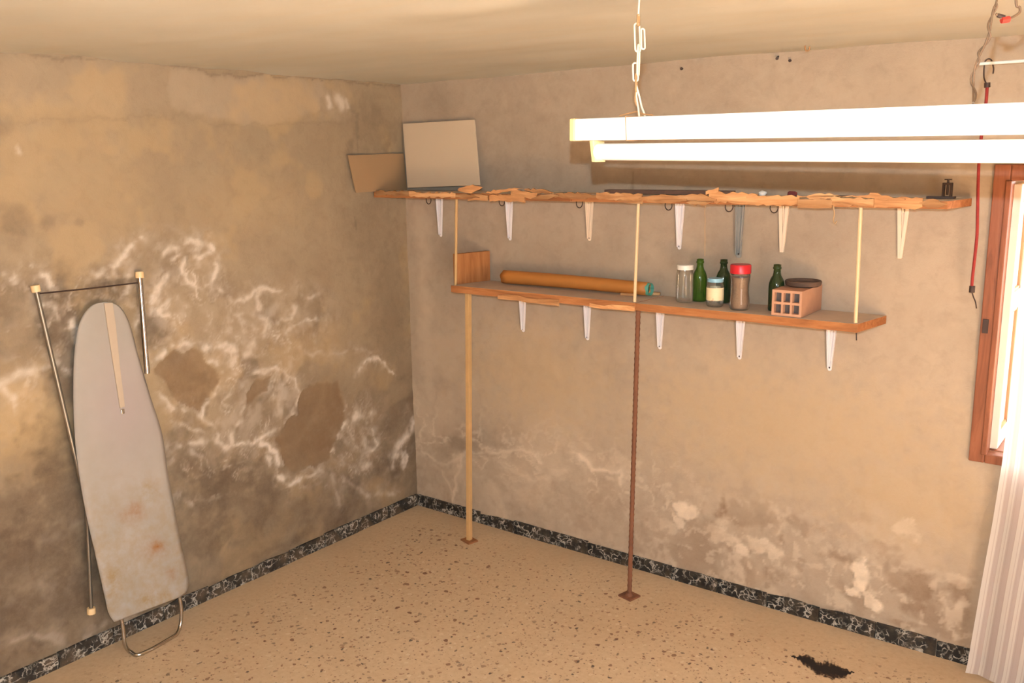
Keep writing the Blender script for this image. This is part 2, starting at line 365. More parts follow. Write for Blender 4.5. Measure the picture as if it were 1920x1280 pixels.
# ------------------------------------------------------------------ room shell
H = 2.30; RX = 4.75; RY = -5.1
class Canvas:
    """marks on a wall plane: arrays of wall metres (a = along wall, z = up); strokes come in as points on the wall"""
    def __init__(s, A, Z, ax, seed):
        s.ax = ax; s.A0 = A; s.Z0 = Z; s.seed = seed
        wx = fbm(A * 14, Z * 14, seed, 4) - 0.5; wz = fbm(A * 14, Z * 14, seed + 50, 4) - 0.5
        wx2 = fbm(A * 45, Z * 45, seed + 7, 3) - 0.5; wz2 = fbm(A * 45, Z * 45, seed + 57, 3) - 0.5
        s.A = A + wx * 0.05 + wx2 * 0.018; s.Z = Z + wz * 0.05 + wz2 * 0.018
        s.cloud = fbm(A * 13 + 5 * wx, Z * 13 + 5 * wz, seed + 33, 5)
        s.ch = {k: np.zeros_like(A) for k in ('salt', 'damp', 'peel', 'patch', 'grey', 'ochre')}
    def w(s, p):
        q = at(p[0], p[1], s.ax, 0.0); return (q[1 - s.ax], q[2])
    def put(s, k, m): s.ch[k] = np.maximum(s.ch[k], m)
    def dist(s, pts):
        P = [s.w(p) for p in pts]; d = np.full_like(s.A, 9.0)
        for (a0, z0), (a1, z1) in zip(P[:-1], P[1:]):
            da, dz = a1 - a0, z1 - z0; L = da * da + dz * dz + 1e-12
            t = np.clip(((s.A - a0) * da + (s.Z - z0) * dz) / L, 0, 1)
            d = np.minimum(d, np.hypot(s.A - a0 - t * da, s.Z - z0 - t * dz))
        return d
    def stroke(s, k, pts, w, st=1.0, halo=0.35):
        d = s.dist(pts); w = w * 0.00235
        s.put(k, st * np.exp(-(d / w) ** 2)); 
        if halo: s.put(k, st * halo * 1.5 * np.exp(-(d / (w * 3.6)) ** 2) * np.clip((s.cloud - .3) * 2.6, 0, 1))
    def blob(s, k, c, rx, rz, st=1.0, soft=0.6, rag=0.5):
        a, z = s.w(c); rx *= 0.0025; rz *= 0.0024
        d = np.hypot((s.A - a) / rx, (s.Z - z) / rz) + (fbm(s.A0 * 30, s.Z0 * 30, s.seed + 91, 4) - 0.5) * 2 * rag
        s.put(k, st * (1 - sstep(1 - soft, 1 + soft * 0.5, d)))
    def poly(s, k, pts, st=1.0, soft=4):
        P = [s.w(p) for p in pts]; ins = np.zeros(s.A.shape, bool); n = len(P)
        for i in range(n):
            (a0, z0), (a1, z1) = P[i], P[(i + 1) % n]
            c = ((z0 > s.Z) != (z1 > s.Z)) & (s.A < (a1 - a0) * (s.Z - z0) / (z1 - z0 + 1e-12) + a0); ins ^= c
        d = s.dist(list(pts) + [pts[0]]); sd = np.where(ins, d, -d)
        s.put(k, st * sstep(-soft * 0.0024, soft * 0.0024, sd))
def wall_grid(name, axes_a, axes_z, ax, mat, seed, paint, relief=1.0, hole=None, sign=1):
    """ax=0: wall at x=0 (a=y); ax=1: wall at y=0 (a=x); sign: direction of relief into the room"""
    A, Z = np.meshgrid(axes_a, axes_z, indexing='ij'); cv = Canvas(A, Z, ax, seed); paint(cv); c = cv.ch
    n1, n2 = A.shape
    d = (fbm(A * 2.2, Z * 2.2, seed + 3, 3) - 0.5) * 0.012 + (fbm(A * 16, Z * 16, seed + 4, 4) - 0.5) * 0.004
    d = d + c['salt'] * (0.002 + 0.004 * fbm(A * 90, Z * 90, seed + 5, 2)) - c['peel'] * 0.006 + c['patch'] * 0.004
    d = d * relief
    co = np.zeros((n1, n2, 3)); co[..., 2] = Z
    if ax == 0: co[..., 0] = d * sign; co[..., 1] = A
    else: co[..., 1] = d * sign; co[..., 0] = A
    idx = np.arange(n1 * n2).reshape(n1, n2)
    q = np.stack([idx[:-1, :-1], idx[1:, :-1], idx[1:, 1:], idx[:-1, 1:]], -1).reshape(-1, 4)
    if hole:
        ca = (A[:-1, :-1] + A[1:, 1:]) / 2; cz = (Z[:-1, :-1] + Z[1:, 1:]) / 2
        q = q[~((ca > hole[0]) & (ca < hole[1]) & (cz > hole[2]) & (cz < hole[3])).reshape(-1)]
    me = bpy.data.meshes.new(name); me.vertices.add(n1 * n2); me.vertices.foreach_set('co', co.reshape(-1))
    me.loops.add(len(q) * 4); me.loops.foreach_set('vertex_index', q.reshape(-1)); me.polygons.add(len(q))
    me.polygons.foreach_set('loop_start', np.arange(0, len(q) * 4, 4)); me.polygons.foreach_set('use_smooth', np.ones(len(q), bool))
    me.update(calc_edges=True)
    one = np.ones(n1 * n2)
    for nm, ks in (('marks', ('salt', 'damp', 'peel')), ('marks2', ('patch', 'grey', 'ochre'))):
        at_ = me.attributes.new(nm, 'FLOAT_COLOR', 'POINT')
        at_.data.foreach_set('color', np.stack([np.clip(c[k], 0, 1).reshape(-1) for k in ks] + [one], -1).astype(np.float32).reshape(-1))
    me.materials.append(mat); o = bpy.data.objects.new(name, me); COL.objects.link(o); return struct(o)

def paint_left(c):
    S = lambda pts, w, st=1.0, h=0.35: c.stroke('salt', pts, w, st, h)
    # rings and veins of salt
    S([(306, 484), (323, 463), (353, 453), (387, 459), (399, 472)], 7, .8); S([(322, 494), (340, 470), (372, 462)], 4, .6)
    S([(344, 480), (338, 505), (351, 531), (378, 541), (401, 527), (406, 501), (395, 480), (357, 478), (344, 480)], 5, .8)
    S([(315, 527), (285, 552), (280, 575), (315, 594)], 8, .8); S([(300, 575), (318, 560)], 5, .6); c.blob('salt', (296, 582), 22, 16, .8)
    S([(408, 543), (437, 565), (471, 556), (496, 543), (530, 548), (551, 577), (543, 598), (515, 605), (488, 590), (482, 565), (496, 543)], 6, .65)
    c.blob('salt', (450, 605), 46, 27, .55, .7); c.blob('salt', (517, 585), 34, 24, .3, .8)
    S([(538, 624), (564, 607), (602, 598)], 5, .7); S([(555, 539), (572, 560), (598, 556)], 5, .5); S([(600, 560), (612, 600), (585, 630)], 4, .3)
    S([(285, 670), (319, 653), (370, 645), (408, 645), (440, 655)], 9, .85)
    S([(382, 670), (408, 678), (416, 700), (403, 733), (382, 763), (378, 782)], 6, .75)
    S([(420, 691), (463, 657), (496, 619), (500, 600)], 10, .6)
    S([(458, 704), (513, 687), (555, 708), (564, 738), (547, 780), (513, 809), (488, 822), (437, 839)], 6, .7)
    c.blob('salt', (530, 745), 28, 45, .38, .7); c.blob('salt', (455, 735), 24, 50, .3, .8)
    S([(458, 763), (441, 801), (433, 839), (420, 843)], 9, .7); S([(294, 733), (315, 763), (374, 780), (399, 801), (420, 841)], 6, .6)
    S([(319, 788), (378, 809), (399, 822)], 5, .6); S([(319, 835), (370, 835), (399, 826), (430, 845)], 8, .6); S([(420, 841), (460, 832), (490, 820)], 5, .9)
    S([(488, 830), (517, 847), (522, 885), (543, 911), (564, 898), (593, 885)], 7, 1.0); S([(500, 845), (512, 875)], 5, .7)
    S([(627, 839), (631, 813), (657, 788), (695, 776)], 10, .75); c.blob('salt', (682, 845), 32, 36, .5, .7); S([(699, 805), (707, 835), (690, 850)], 6, .8)
    S([(673, 695), (686, 674), (707, 670), (733, 700)], 4, .8); S([(737, 868), (745, 839), (770, 805), (776, 788)], 13, .8, .2); c.blob('salt', (757, 850), 14, 36, .8, .5); c.blob('salt', (690, 850), 26, 40, .6)
    S([(564, 653), (610, 666), (661, 653), (700, 660)], 5, .3); S([(640, 860), (650, 900), (690, 930), (740, 925)], 8, .35); S([(620, 880), (640, 940)], 8, .3)
    # towards the ironing board and beyond
    S([(205, 507), (240, 470), (268, 443)], 6, .7); S([(180, 515), (215, 505), (245, 520), (240, 545)], 7, .7); S([(60, 500), (85, 515), (100, 545)], 5, .6)
    c.blob('salt', (14, 514), 11, 13, .9); S([(0, 722), (35, 700), (70, 690), (100, 680)], 8, .6); S([(12, 728), (28, 740), (24, 770)], 8, .6); S([(75, 565), (100, 572), (112, 600)], 6, .6)
    S([(138, 600), (148, 640)], 6, .8, .1); S([(255, 590), (258, 620)], 5, .8, .1); S([(118, 690), (140, 700)], 5, .6)
    S([(20, 1110), (60, 1095), (95, 1105)], 12, .16); S([(85, 1010), (160, 975)], 10, .1); S([(310, 880), (340, 840), (380, 860)], 6, .4)
    S([(330, 925), (360, 945)], 6, .5); S([(30, 1200), (90, 1190), (140, 1215), (200, 1170), (250, 1150)], 8, .25)
    # marbled veils through the whole damp zone
    zone = np.zeros_like(c.A)
    for ctr, rx, rz, st in (((450, 700), 200, 180, 1), ((650, 830), 150, 120, .9), ((330, 560), 140, 120, .8), ((80, 620), 140, 130, .7), ((400, 870), 140, 80, .8), ((560, 600), 120, 80, .7)):
        a, z = c.w(ctr); zone = np.maximum(zone, st * (1 - sstep(.35, 1.15, np.hypot((c.A - a) / (rx * .0026), (c.Z - z) / (rz * .0025)))))
    u = fbm(c.A0 * 3.2, c.Z0 * 3.2, 201, 4); v = fbm(c.A0 * 3.2 + 40, c.Z0 * 3.2, 202, 4)
    n = fbm(c.A0 * 4.2 + 3.2 * u, c.Z0 * 4.2 + 3.2 * v, 203, 5); n2 = fbm(c.A0 * 7 + 2.4 * v, c.Z0 * 7 + 2.4 * u, 204, 5)
    line = lambda f, lv, w: np.clip(1 - np.abs(f - lv) / w, 0, 1)
    veil = .75 * line(n, .5, .014) + .5 * line(n, .56, .02) + .45 * line(n, .44, .02) + .5 * line(n2, .52, .02) + .28 * sstep(.50, .62, n2) + .2 * sstep(.5, .7, n)
    c.put('salt', zone * np.clip(veil, 0, 1) * .85 * (.35 + .9 * fbm(c.A0 * 9, c.Z0 * 9, 205, 3)))
    c.ch['salt'] *= np.clip((fbm(c.A0 * 24 + 3 * u, c.Z0 * 24 + 3 * v, 206, 5) - .28) * 3.2, .12, 1.2)
    low = 1 - sstep(.45, .95, c.Z0 + (fbm(c.A0 * 2.5, c.Z0 * 2.5, 207, 4) - .5) * .7 - .12 * (c.A0 < -1.9))
    c.put('damp', low * np.clip(.45 + 1.2 * (n2 - .35), 0, .95)); c.put('damp', zone * .55 * sstep(.48, .62, fbm(c.A0 * 8 + u, c.Z0 * 8, 208, 4)))
    c.put('ochre', .35 * sstep(.55, .7, fbm(c.A0 * 5, c.Z0 * 5, 209, 4)))
    # flaked brown patches
    k = lambda pts: [(260 + x / 2.37, 400 + y / 2.37) for x, y in pts]
    A_ = k([(60, 680), (130, 620), (190, 635), (270, 600), (290, 640), (345, 700), (350, 760), (300, 810), (270, 880), (180, 830), (140, 780)])
    B_ = k([(480, 800), (520, 730), (600, 720), (570, 790), (490, 840)])
    C_ = k([(760, 765), (890, 745), (905, 850), (920, 920), (870, 1020), (850, 1100), (690, 1150), (650, 1110), (610, 990), (700, 890), (720, 800)])
    for p, st in ((A_, .8), (B_, .7), (C_, .75)):
        m0 = c.ch['salt'].copy(); pm = c.ch['peel'].copy(); c.poly('peel', p, st); c.ch['salt'] = np.where(c.ch['peel'] > pm + .3, m0 * .12, m0)
    c.blob('peel', (620, 770), 45, 60, .35, .7); c.ch['peel'] *= np.clip(.55 + .8 * fbm(c.A0 * 7, c.Z0 * 7, 210, 4), 0, 1)
    # damp, with darker tone up the room corner and at the bottom left
    for q in (((105, 590), 50, 75, 1.0), ((205, 540), 75, 34, .85), ((125, 690), 40, 80, 1.0), ((60, 640), 40, 40, .5), ((288, 615), 32, 40, .8), ((420, 915), 150, 70, .9), ((560, 960), 140, 55, .75), ((345, 850), 60, 90, .7),
              ((60, 1090), 200, 180, 1.0), ((120, 920), 70, 140, .85), ((30, 960), 120, 70, .8), ((380, 1010), 110, 70, .85), ((700, 760), 80, 70, .45), ((10, 560), 36, 60, .6), ((140, 1010), 70, 130, .8), ((735, 600), 70, 280, .35), ((690, 400), 70, 170, .28), ((700, 240), 70, 70, .4), ((470, 1000), 110, 50, .65), ((470, 760), 60, 60, .4), ((330, 700), 50, 60, .4), ((600, 880), 60, 60, .5)):
        c.blob('damp', q[0], q[1], q[2], q[3], .8, .5)
    for q in (((25, 415), 24, 34, .6), ((90, 415), 12, 10, .5), ((150, 420), 10, 8, .4), ((5, 385), 18, 14, .4), ((5, 235), 18, 20, .4), ((440, 1020), 22, 10, .5), ((390, 880), 26, 36, .35), ((285, 600), 16, 26, .5), ((125, 600), 16, 40, .5),
              ((128, 710), 12, 50, .5), ((500, 915), 20, 22, .35), ((725, 275), 14, 14, .5), ((655, 290), 8, 40, .3), ((430, 830), 10, 12, .3)):
        c.blob('grey', q[0], q[1], q[2], q[3], .7, .5)
    c.stroke('grey', [(655, 205), (668, 215), (671, 285)], 4, .5, .3); c.stroke('grey', [(668, 408), (666, 440)], 2, .6, 0); c.stroke('grey', [(728, 770), (731, 818)], 3, .45, 0)
    c.stroke('grey', [(0, 98), (90, 106), (200, 114), (325, 124), (400, 135), (480, 142), (600, 150), (757, 157)], 2.5, .6, .2)
    c.stroke('grey', [(0, 232), (330, 218), (380, 228), (460, 236), (560, 232), (660, 232)], 3, .25, .4)
    # ochre dry zones, pale repair band below the ceiling
    for q in (((60, 780), 90, 100, .7), ((40, 300), 60, 90, .3), ((170, 360), 120, 110, .25), ((80, 210), 100, 24, .4), ((230, 560), 40, 40, .3), ((470, 380), 160, 70, .2), ((580, 640), 90, 50, .25)): c.blob('ochre', q[0], q[1], q[2], q[3], .8, .4)
    c.poly('patch', [(322, 122), (400, 136), (480, 143), (610, 150), (600, 200), (555, 226), (500, 234), (455, 236), (420, 222), (385, 216), (325, 208), (316, 170)], .5, 7)
    c.poly('patch', [(0, 95), (322, 122), (322, 208), (200, 215), (0, 190)], .18, 12)
    c.poly('patch', [(600, 150), (757, 158), (757, 225), (560, 232), (600, 200)], .12, 10)
    S([(612, 180), (618, 198)], 7, .7, .1); S([(632, 184), (642, 198)], 9, .7, .1); S([(648, 190), (652, 206)], 5, .5, .1); c.blob('salt', (38, 283), 4, 10, .4)

def paint_back(c):
    S = lambda pts, w, st=1.0, h=0.35: c.stroke('salt', pts, w, st, h)
    # paler, warmer zone below the shelves, its bounce light painted in
    for q in (((1500, 800), 420, 190, .45), ((1050, 780), 260, 150, .35), ((1650, 560), 150, 220, .15), ((1720, 740), 130, 150, .25), ((800, 640), 26, 260, .55), ((1330, 700), 160, 80, .25), ((790, 430), 28, 70, .5)): c.blob('patch', q[0], q[1], q[2], q[3], .9, .45)
    for q in (((1450, 800), 300, 120, .4), ((1000, 700), 200, 120, .4), ((1700, 930), 160, 90, .4)): c.blob('ochre', q[0], q[1], q[2], q[3], .9, .4)
    # low crusts
    S([(790, 850), (830, 870), (880, 850), (930, 845), (985, 845), (1012, 852)], 6, .45); S([(1000, 850), (1015, 862)], 5, .7); S([(1080, 852), (1100, 868), (1112, 885), (1165, 880), (1160, 905)], 6, .7)
    S([(865, 855), (858, 890), (850, 940)], 5, .5); S([(830, 880), (850, 925)], 5, .35); S([(940, 870), (1000, 900), (1060, 880)], 7, .3)
    for q in (((1282, 958), 26, 18, .75), ((1275, 975), 12, 20, .55), ((1350, 1000), 34, 16, .4), ((1395, 1032), 14, 10, .65), ((1430, 1025), 28, 16, .5), ((1615, 1070), 14, 16, .9), ((1610, 1098), 13, 26, 1.0), ((1638, 1130), 15, 12, .9), ((1625, 1118), 11, 13, .9),
              ((1700, 990), 22, 12, .35), ((1575, 1135), 14, 20, .35), ((1250, 945), 5, 14, .5), ((1790, 1090), 20, 12, .25)): c.blob('salt', q[0], q[1], q[2], q[3], .35, 1.0)
    c.ch['salt'] *= np.clip(.4 + 1.2 * fbm(c.A0 * 30, c.Z0 * 30, 176, 4), 0, 1.1)
    zone = (1 - sstep(.28, .62, c.Z + (fbm(c.A0 * 3, c.Z0 * 3, 5, 3) - .5) * .5)) * (.3 + .7 * sstep(1.2, 1.8, c.A0))
    n = fbm(c.A * 9, c.Z * 9, 171, 5); n5 = fbm(c.A * 30, c.Z * 30, 177, 4); c.put('salt', zone * .4 * sstep(.52, .66, n) * sstep(.3, .6, n5)); c.put('salt', zone * .3 * sstep(.6, .68, n5)); c.put('damp', zone * .45 * sstep(.45, .7, fbm(c.A * 7 + 7, c.Z * 7, 172, 5))); c.put('patch', .5 * sstep(.5, .7, fbm(c.A * 3.5, c.Z * 3.5, 178, 5)) * (1 - sstep(.9, 1.25, c.Z)))
    n3 = fbm(c.A * 22, c.Z * 22, 173, 3); c.put('damp', zone * .5 * sstep(.64, .78, n3))
    zn2 = np.exp(-((c.Z - .42) / .16) ** 2) * (1 - sstep(1.4, 2.0, c.A)); rd = np.clip(1 - np.abs(fbm(c.A * 9, c.Z * 12, 175, 4) - .5) * 18, 0, 1); c.put('salt', zn2 * .4 * rd)
    for q in (((1356, 955), 12, 20, .9), ((1720, 1105), 34, 30, .75), ((1715, 1140), 24, 12, .7), ((1800, 1115), 22, 18, .7), ((1690, 1165), 24, 8, .6), ((1575, 1048), 30, 8, .55), ((1560, 1040), 10, 16, .5), ((1275, 1030), 20, 12, .5), ((1500, 985), 36, 16, .35), ((1655, 1025), 20, 12, .35), ((1760, 1160), 50, 12, .5), ((1800, 1155), 20, 16, .6), ((1720, 1085), 10, 20, .6)): c.blob('damp', q[0], q[1], q[2], q[3], .6, .6)
    c.stroke('grey', [(800, 855), (850, 835), (890, 822), (940, 832), (965, 850)], 10, .4, .5); c.stroke('grey', [(820, 850), (880, 835), (930, 850)], 5, .4, .3); c.blob('grey', (875, 838), 70, 26, .55); c.blob('grey', (830, 860), 36, 26, .5); c.blob('grey', (930, 880), 60, 40, .2)
    for q in (((1010, 250), 230, 90, .22), ((1300, 200), 200, 60, .12), ((830, 190), 70, 40, .25), ((900, 430), 90, 60, .2), ((1400, 450), 200, 60, .22), ((1050, 470), 200, 50, .15)): c.blob('grey', q[0], q[1], q[2], q[3], .9, .35)  # grey shade above and between the shelves, painted into the wall colour
    c.stroke('grey', [(1180, 325), (1183, 350)], 3, .5, 0); c.stroke('grey', [(990, 425), (1000, 455)], 2, .2, 0)

def axis(pts):      # [(start, step)... end]
    out = []
    for (a, st), b in zip(pts[:-1], [q[0] for q in pts[1:]]): out += list(np.linspace(a, b, max(2, int(round((b - a) / st)) + 1))[:-1])
    return np.array(out + [pts[-1][0]])
zz = axis([(0, .0075), (H + 0.02, 0)])
wall_left = wall_grid('wall_left', axis([(RY, .2), (-2.45, .0075), (0.02, 0)]), zz, 0, M['wall_left'], 3, paint_left)
WX0, WX1, WZ0, WZ1 = 2.835, 3.78, 0.845, 1.815
zb = axis([(0, .0077), (WZ0, .0077), (WZ1, .0077), (H + 0.02, 0)])
wall_back = wall_grid('wall_back', axis([(-0.02, .0075), (WX0, .02), (WX1, .2), (RX, 0)]), zb, 1, M['wall_back'], 23, paint_back, hole=(WX0, WX1, WZ0, WZ1), sign=-1)
DY0, DY1, DZ = -4.4, -2.3, 2.1
mb = MB(); mb.box((RX, RY, 0), (RX + .1, DY0, H)); mb.box((RX, DY1, 0), (RX + .1, .3, H)); mb.box((RX, DY0, DZ), (RX + .1, DY1, H)); struct(mb.build('wall_right', M['plain']))
struct(MB().box((-.1, RY - .1, 0), (RX + .1, RY, H)).build('wall_front', M['plain']))
# solid masonry behind the plaster skins (keeps daylight out, makes the window reveal)
struct(MB().box((-.2, RY, -.1), (-.025, .35, H + .1)).build('wall_left_masonry', M['plain']))
mb = MB(); mb.box((-.2, .025, -.1), (WX0 - .0, .34, H + .1)); mb.box((WX1, .025, -.1), (RX + .1, .34, H + .1)); mb.box((WX0, .025, -.1), (WX1, .34, WZ0)); mb.box((WX0, .025, WZ1), (WX1, .34, H + .1))
struct(mb.build('wall_back_masonry', M['plain']))
struct(MB().box((-.1, RY - .1, -.1), (RX + .1, .03, 0)).build('floor', M['floor']))
# ceiling: hand-trowelled, slightly wavy
ax_ = np.linspace(-.05, RX, 150); ay_ = np.linspace(RY, .03, 160); A, B = np.meshgrid(ax_, ay_, indexing='ij')
Zc = H + (fbm(A * 1.1, B * 1.1, 61, 3) - .5) * .03 + (fbm(A * 1.6, B * 5.0, 63, 3) - .5) * .012 - np.exp(-(A / .12) ** 2) * (fbm(A * 0 + 2, B * 4.0, 66, 3) - .45) * .03
idx = np.arange(A.size).reshape(A.shape); fs = np.stack([idx[:-1, :-1], idx[:-1, 1:], idx[1:, 1:], idx[1:, :-1]], -1).reshape(-1, 4)
me = bpy.data.meshes.new('ceiling'); me.from_pydata(np.stack([A, B, Zc], -1).reshape(-1, 3).tolist(), [], fs.tolist()); me.polygons.foreach_set('use_smooth', [True] * len(fs)); me.materials.append(M['ceiling'])
ceiling = bpy.data.objects.new('ceiling', me); COL.objects.link(ceiling); struct(ceiling)
sm = ceiling.modifiers.new('thick', 'SOLIDIFY'); sm.thickness = .08; sm.offset = -1.0

# skirting tiles, each a piece of its own
bb = thing('baseboard_back', None, None, (0, 0, 0)); struct(bb); bl = thing('baseboard_left', None, None, (0, 0, 0)); struct(bl)
def skirting(parent, along, start, n, step):
    for i in range(n):
        a0 = start + i * step + .0015; a1 = start + (i + 1) * step - .0015; jz = random.uniform(-.004, .004); jt = random.uniform(-.002, .003); ch = random.choice((0, 0, .006, .012))
        prof = [(a0, 0), (a1, 0), (a1, .066 + jz - ch * random.random()), (a0 + (a1 - a0) * random.uniform(.3, .7), .067 + jz), (a0, .066 + jz - ch)]
        if along == 'x': poly = [(a, -.010 - jt, z) for a, z in prof]; off = (0, .016, 0)
        else: poly = [(.010 + jt, a, z) for a, z in prof]; off = (-.016, 0, 0)
        o = MB().prism(poly, off)
        c = np.mean(np.array(o.v), 0); c[2] = 0
        t = o.build('skirting_tile', M['marble'], None, bevel=.0012, org=c); t.parent = parent
skirting(bb, 'x', .010, 20, .2265)
skirting(bl, 'y', -.010 - 21 * .2265, 21, .2265)

# window: varnished frame, shutter folded into the reveal
w1 = thing('window_1', None, None, (WX0, 0, WZ0)); struct(w1)
fw, ft = .052, .022
def fr(lo, hi): MB().box(lo, hi).build('frame_rail', M['frame'], w1, bevel=.004)
fr((WX0 - fw, -ft, WZ0 - .035), (WX0, .03, WZ1 + .055)); fr((WX1, -ft, WZ0 - .035), (WX1 + fw, .03, WZ1 + .055)); fr((WX0, -ft, WZ1), (WX1, .03, WZ1 + .055)); fr((WX0, -ft, WZ0 - .035), (WX1, .03, WZ0))
MB().box((WX0 - .012, -ft - .008, WZ0 - .003), (WX0 + .006, .05, WZ1)).build('frame_bead', M['frame'], w1, bevel=.003)
MB().box((WX0 - .044, -ft - .006, 1.285), (WX0 - .026, -ft + .002, 1.335)).build('latch_plate', M['dark_metal'], w1, bevel=.001)
MB().box((WX0, .03, WZ0 - .02), (WX1, .36, WZ0 + .004)).build('sill', M['frame'], w1, bevel=.003)
def shutter(x, s):
    sh = MB(); y0, y1, z0, z1 = .035, .30, WZ0 + .006, WZ1 - .012; t = .028 * s
    st = .045; ws = [(z0, z0 + .05), (z0 + .50, z0 + .565), (z1 - .055, z1)]
    bx = lambda a, b, c_, d, x0, x1: sh.box((min(x0, x1), a, c_), (max(x0, x1), b, d))
    bx(y0, y0 + st, z0, z1, x, x + t); bx(y1 - st, y1, z0, z1, x, x + t)
    for a, b in ws: bx(y0 + st, y1 - st, a, b, x, x + t)
    o = sh.build('shutter', M['shutter'], w1, bevel=.003)
    for (a, b) in ((ws[0][1], ws[1][0]), (ws[1][1], ws[2][0])):
        p = MB(); p.box((min(x, x + t * .45), y0 + st, a), (max(x, x + t * .45), y1 - st, b)); pn = p.build('panel', M['shutter'], None, bevel=.001); pn.parent = o; pn.location = -np.array(parent_world(w1))
        q = MB(); g = .012
        for lo, hi in (((y0 + st, a), (y1 - st, a + g)), ((y0 + st, b - g), (y1 - st, b)), ((y0 + st, a), (y0 + st + g, b)), ((y1 - st - g, a), (y1 - st, b))):
            q.box((min(x, x + t * .75), lo[0], lo[1]), (max(x, x + t * .75), hi[0], hi[1]))
        mo = q.build('recess_shade_border', M['shutter_shade'], None); mo.parent = o; mo.location = -np.array(parent_world(w1))
shutter(WX0 + .002, 1); shutter(WX1 - .002, -1)
# the yard outside: a low parapet in full daylight
tag(MB().box((1.0, 1.6, -.1), (7.0, 1.8, 1.02)).build('parapet', M['white_panel']), 'pale low parapet wall outside the window', 'parapet')
mb = MB(); mb.box((-1.0, .36, -.12), (9.0, 6.0, -.1)); mb.box((4.9, -8.0, -.12), (9.0, .36, -.1)); struct(mb.build('ground', M['plain']))

# added doorway out of the picture, lets sun in for warm bounce: timber lining
d1 = thing('added_door', None, None, (RX, (DY0 + DY1) / 2, 0)); struct(d1)
for lo, hi in (((RX - .02, DY0, 0), (RX + .11, DY0 + .06, DZ)), ((RX - .02, DY1 - .06, 0), (RX + .11, DY1, DZ)), ((RX - .02, DY0 + .06, DZ - .06), (RX + .11, DY1 - .06, DZ))): MB().box(lo, hi).build('added_door_frame', M['frame'], d1, bevel=.004)

# ------------------------------------------------------------------ shelves
SY = -.240
Z1 = 1.316; Z1b = 1.283          # lower shelf top / underside
Z2 = 1.757; Z2b = 1.728          # upper shelf
X1L, X1R = .505, 2.425
lower = thing('wall_shelf', 'long wooden shelf carrying jars, bottles and a hollow brick', 'shelf', ((X1L + X1R) / 2, SY / 2, Z1b))
def plank(parent, name, p0, p1, p2, p3, zb, zt):     # plan corners front-left, front-right, back-right, back-left
    b = MB(); v = [(x, y, zb) for x, y in (p0, p1, p2, p3)] + [(x, y, zt) for x, y in (p0, p1, p2, p3)]
    b.add(v, [(0, 3, 2, 1), (0, 1, 5, 4), (1, 2, 6, 5), (2, 3, 7, 6), (3, 0, 4, 7)], 0); n = 0
    b.f.append((4, 5, 6, 7)); b.m.append(1)
    return b.build(name, [M['shelf_edge'], M['dusty_top']], parent, bevel=.002)
plank(lower, 'board', (X1L, SY), (1.52, SY - .004), (1.53, -.006), (X1L + .04, -.006), Z1b - .001, Z1)
plank(lower, 'board', (1.522, SY - .003), (X1R, SY - .002), (2.462, -.006), (1.532, -.006), Z1b, Z1 - .001)
# end panel standing on its left end
mb = MB(); mb.prism([(X1L - .012, SY + .036, Z1), (X1L + .012, SY + .038, Z1), (X1L + .062, -.008, Z1), (X1L + .036, -.008, Z1)], (0, 0, .148))
mb.build('end_panel', M['endpanel'], lower, bevel=.002)
for (x0, x1, dz, th) in ((.80, 1.14, -.006, .012), (1.30, 1.52, -.002, .008)):
    b = MB(); n = 7; top = []; bot = []
    for i in range(n):
        t = i / (n - 1); x = x0 + (x1 - x0) * t
        top.append((x, SY - .005, Z1b + .012 + random.uniform(-.004, .008))); bot.append((x, SY - .005, Z1b + dz - random.uniform(0, .008) * (.3 + t)))
    b.prism(top + bot[::-1], (0, -th * .5, 0)); b.build('splinter', M['splinter'], lower)
upper = thing('wall_shelf', 'higher wooden shelf with a splintered front edge, above the jars', 'shelf', (1.36, SY / 2, Z2b))
plank(upper, 'board', (.012, SY - .004), (1.20, SY), (1.20, -.006), (.012, -.006), Z2b, Z2)
plank(upper, 'board', (1.202, SY + .002), (2.69, SY - .004), (2.722, -.02), (1.202, -.006), Z2b, Z2 - .002)
# splintered strips along its front edge
def strip(x0, x1, z0, z1, y=0.0, th=.008, sl=0.0, jag=.004, name='splinter', mat='splinter', lift=0.0):
    sq = random.random() < .45; b = MB(); n = max(4, int((x1 - x0) / .016)); top = []; bot = []
    for i in range(n + 1):
        t = i / n; x = x0 + (x1 - x0) * t + (random.uniform(-.006, .006) if 0 < i < n else 0); tap = min(1, (1.0 if sq else .15) + 2.2 * min(t, 1 - t)); 
        zc = (z0 + z1) / 2 + sl * (t - .5); hh = (z1 - z0) / 2 * tap
        top.append((x, SY - .006 - y - lift * t, zc + hh + random.uniform(-jag, jag))); bot.append((x, SY - .006 - y - lift * t, zc - hh + random.uniform(-jag, jag)))
    b.prism(top + bot[::-1], (0, -th, 0)); return b.build(name, M[mat], upper)
def zof(px, py): q = at(px, py, 1, SY - .01); return q[0], q[2]
def pstrip(px0, py0, px1, py1, hpx, **kw):
    (x0, za), (x1, zb) = zof(px0, py0), zof(px1, py1); h = hpx * .0022 / 2
    strip(x0, x1, (za + zb) / 2 - h, (za + zb) / 2 + h, sl=zb - za, **kw)
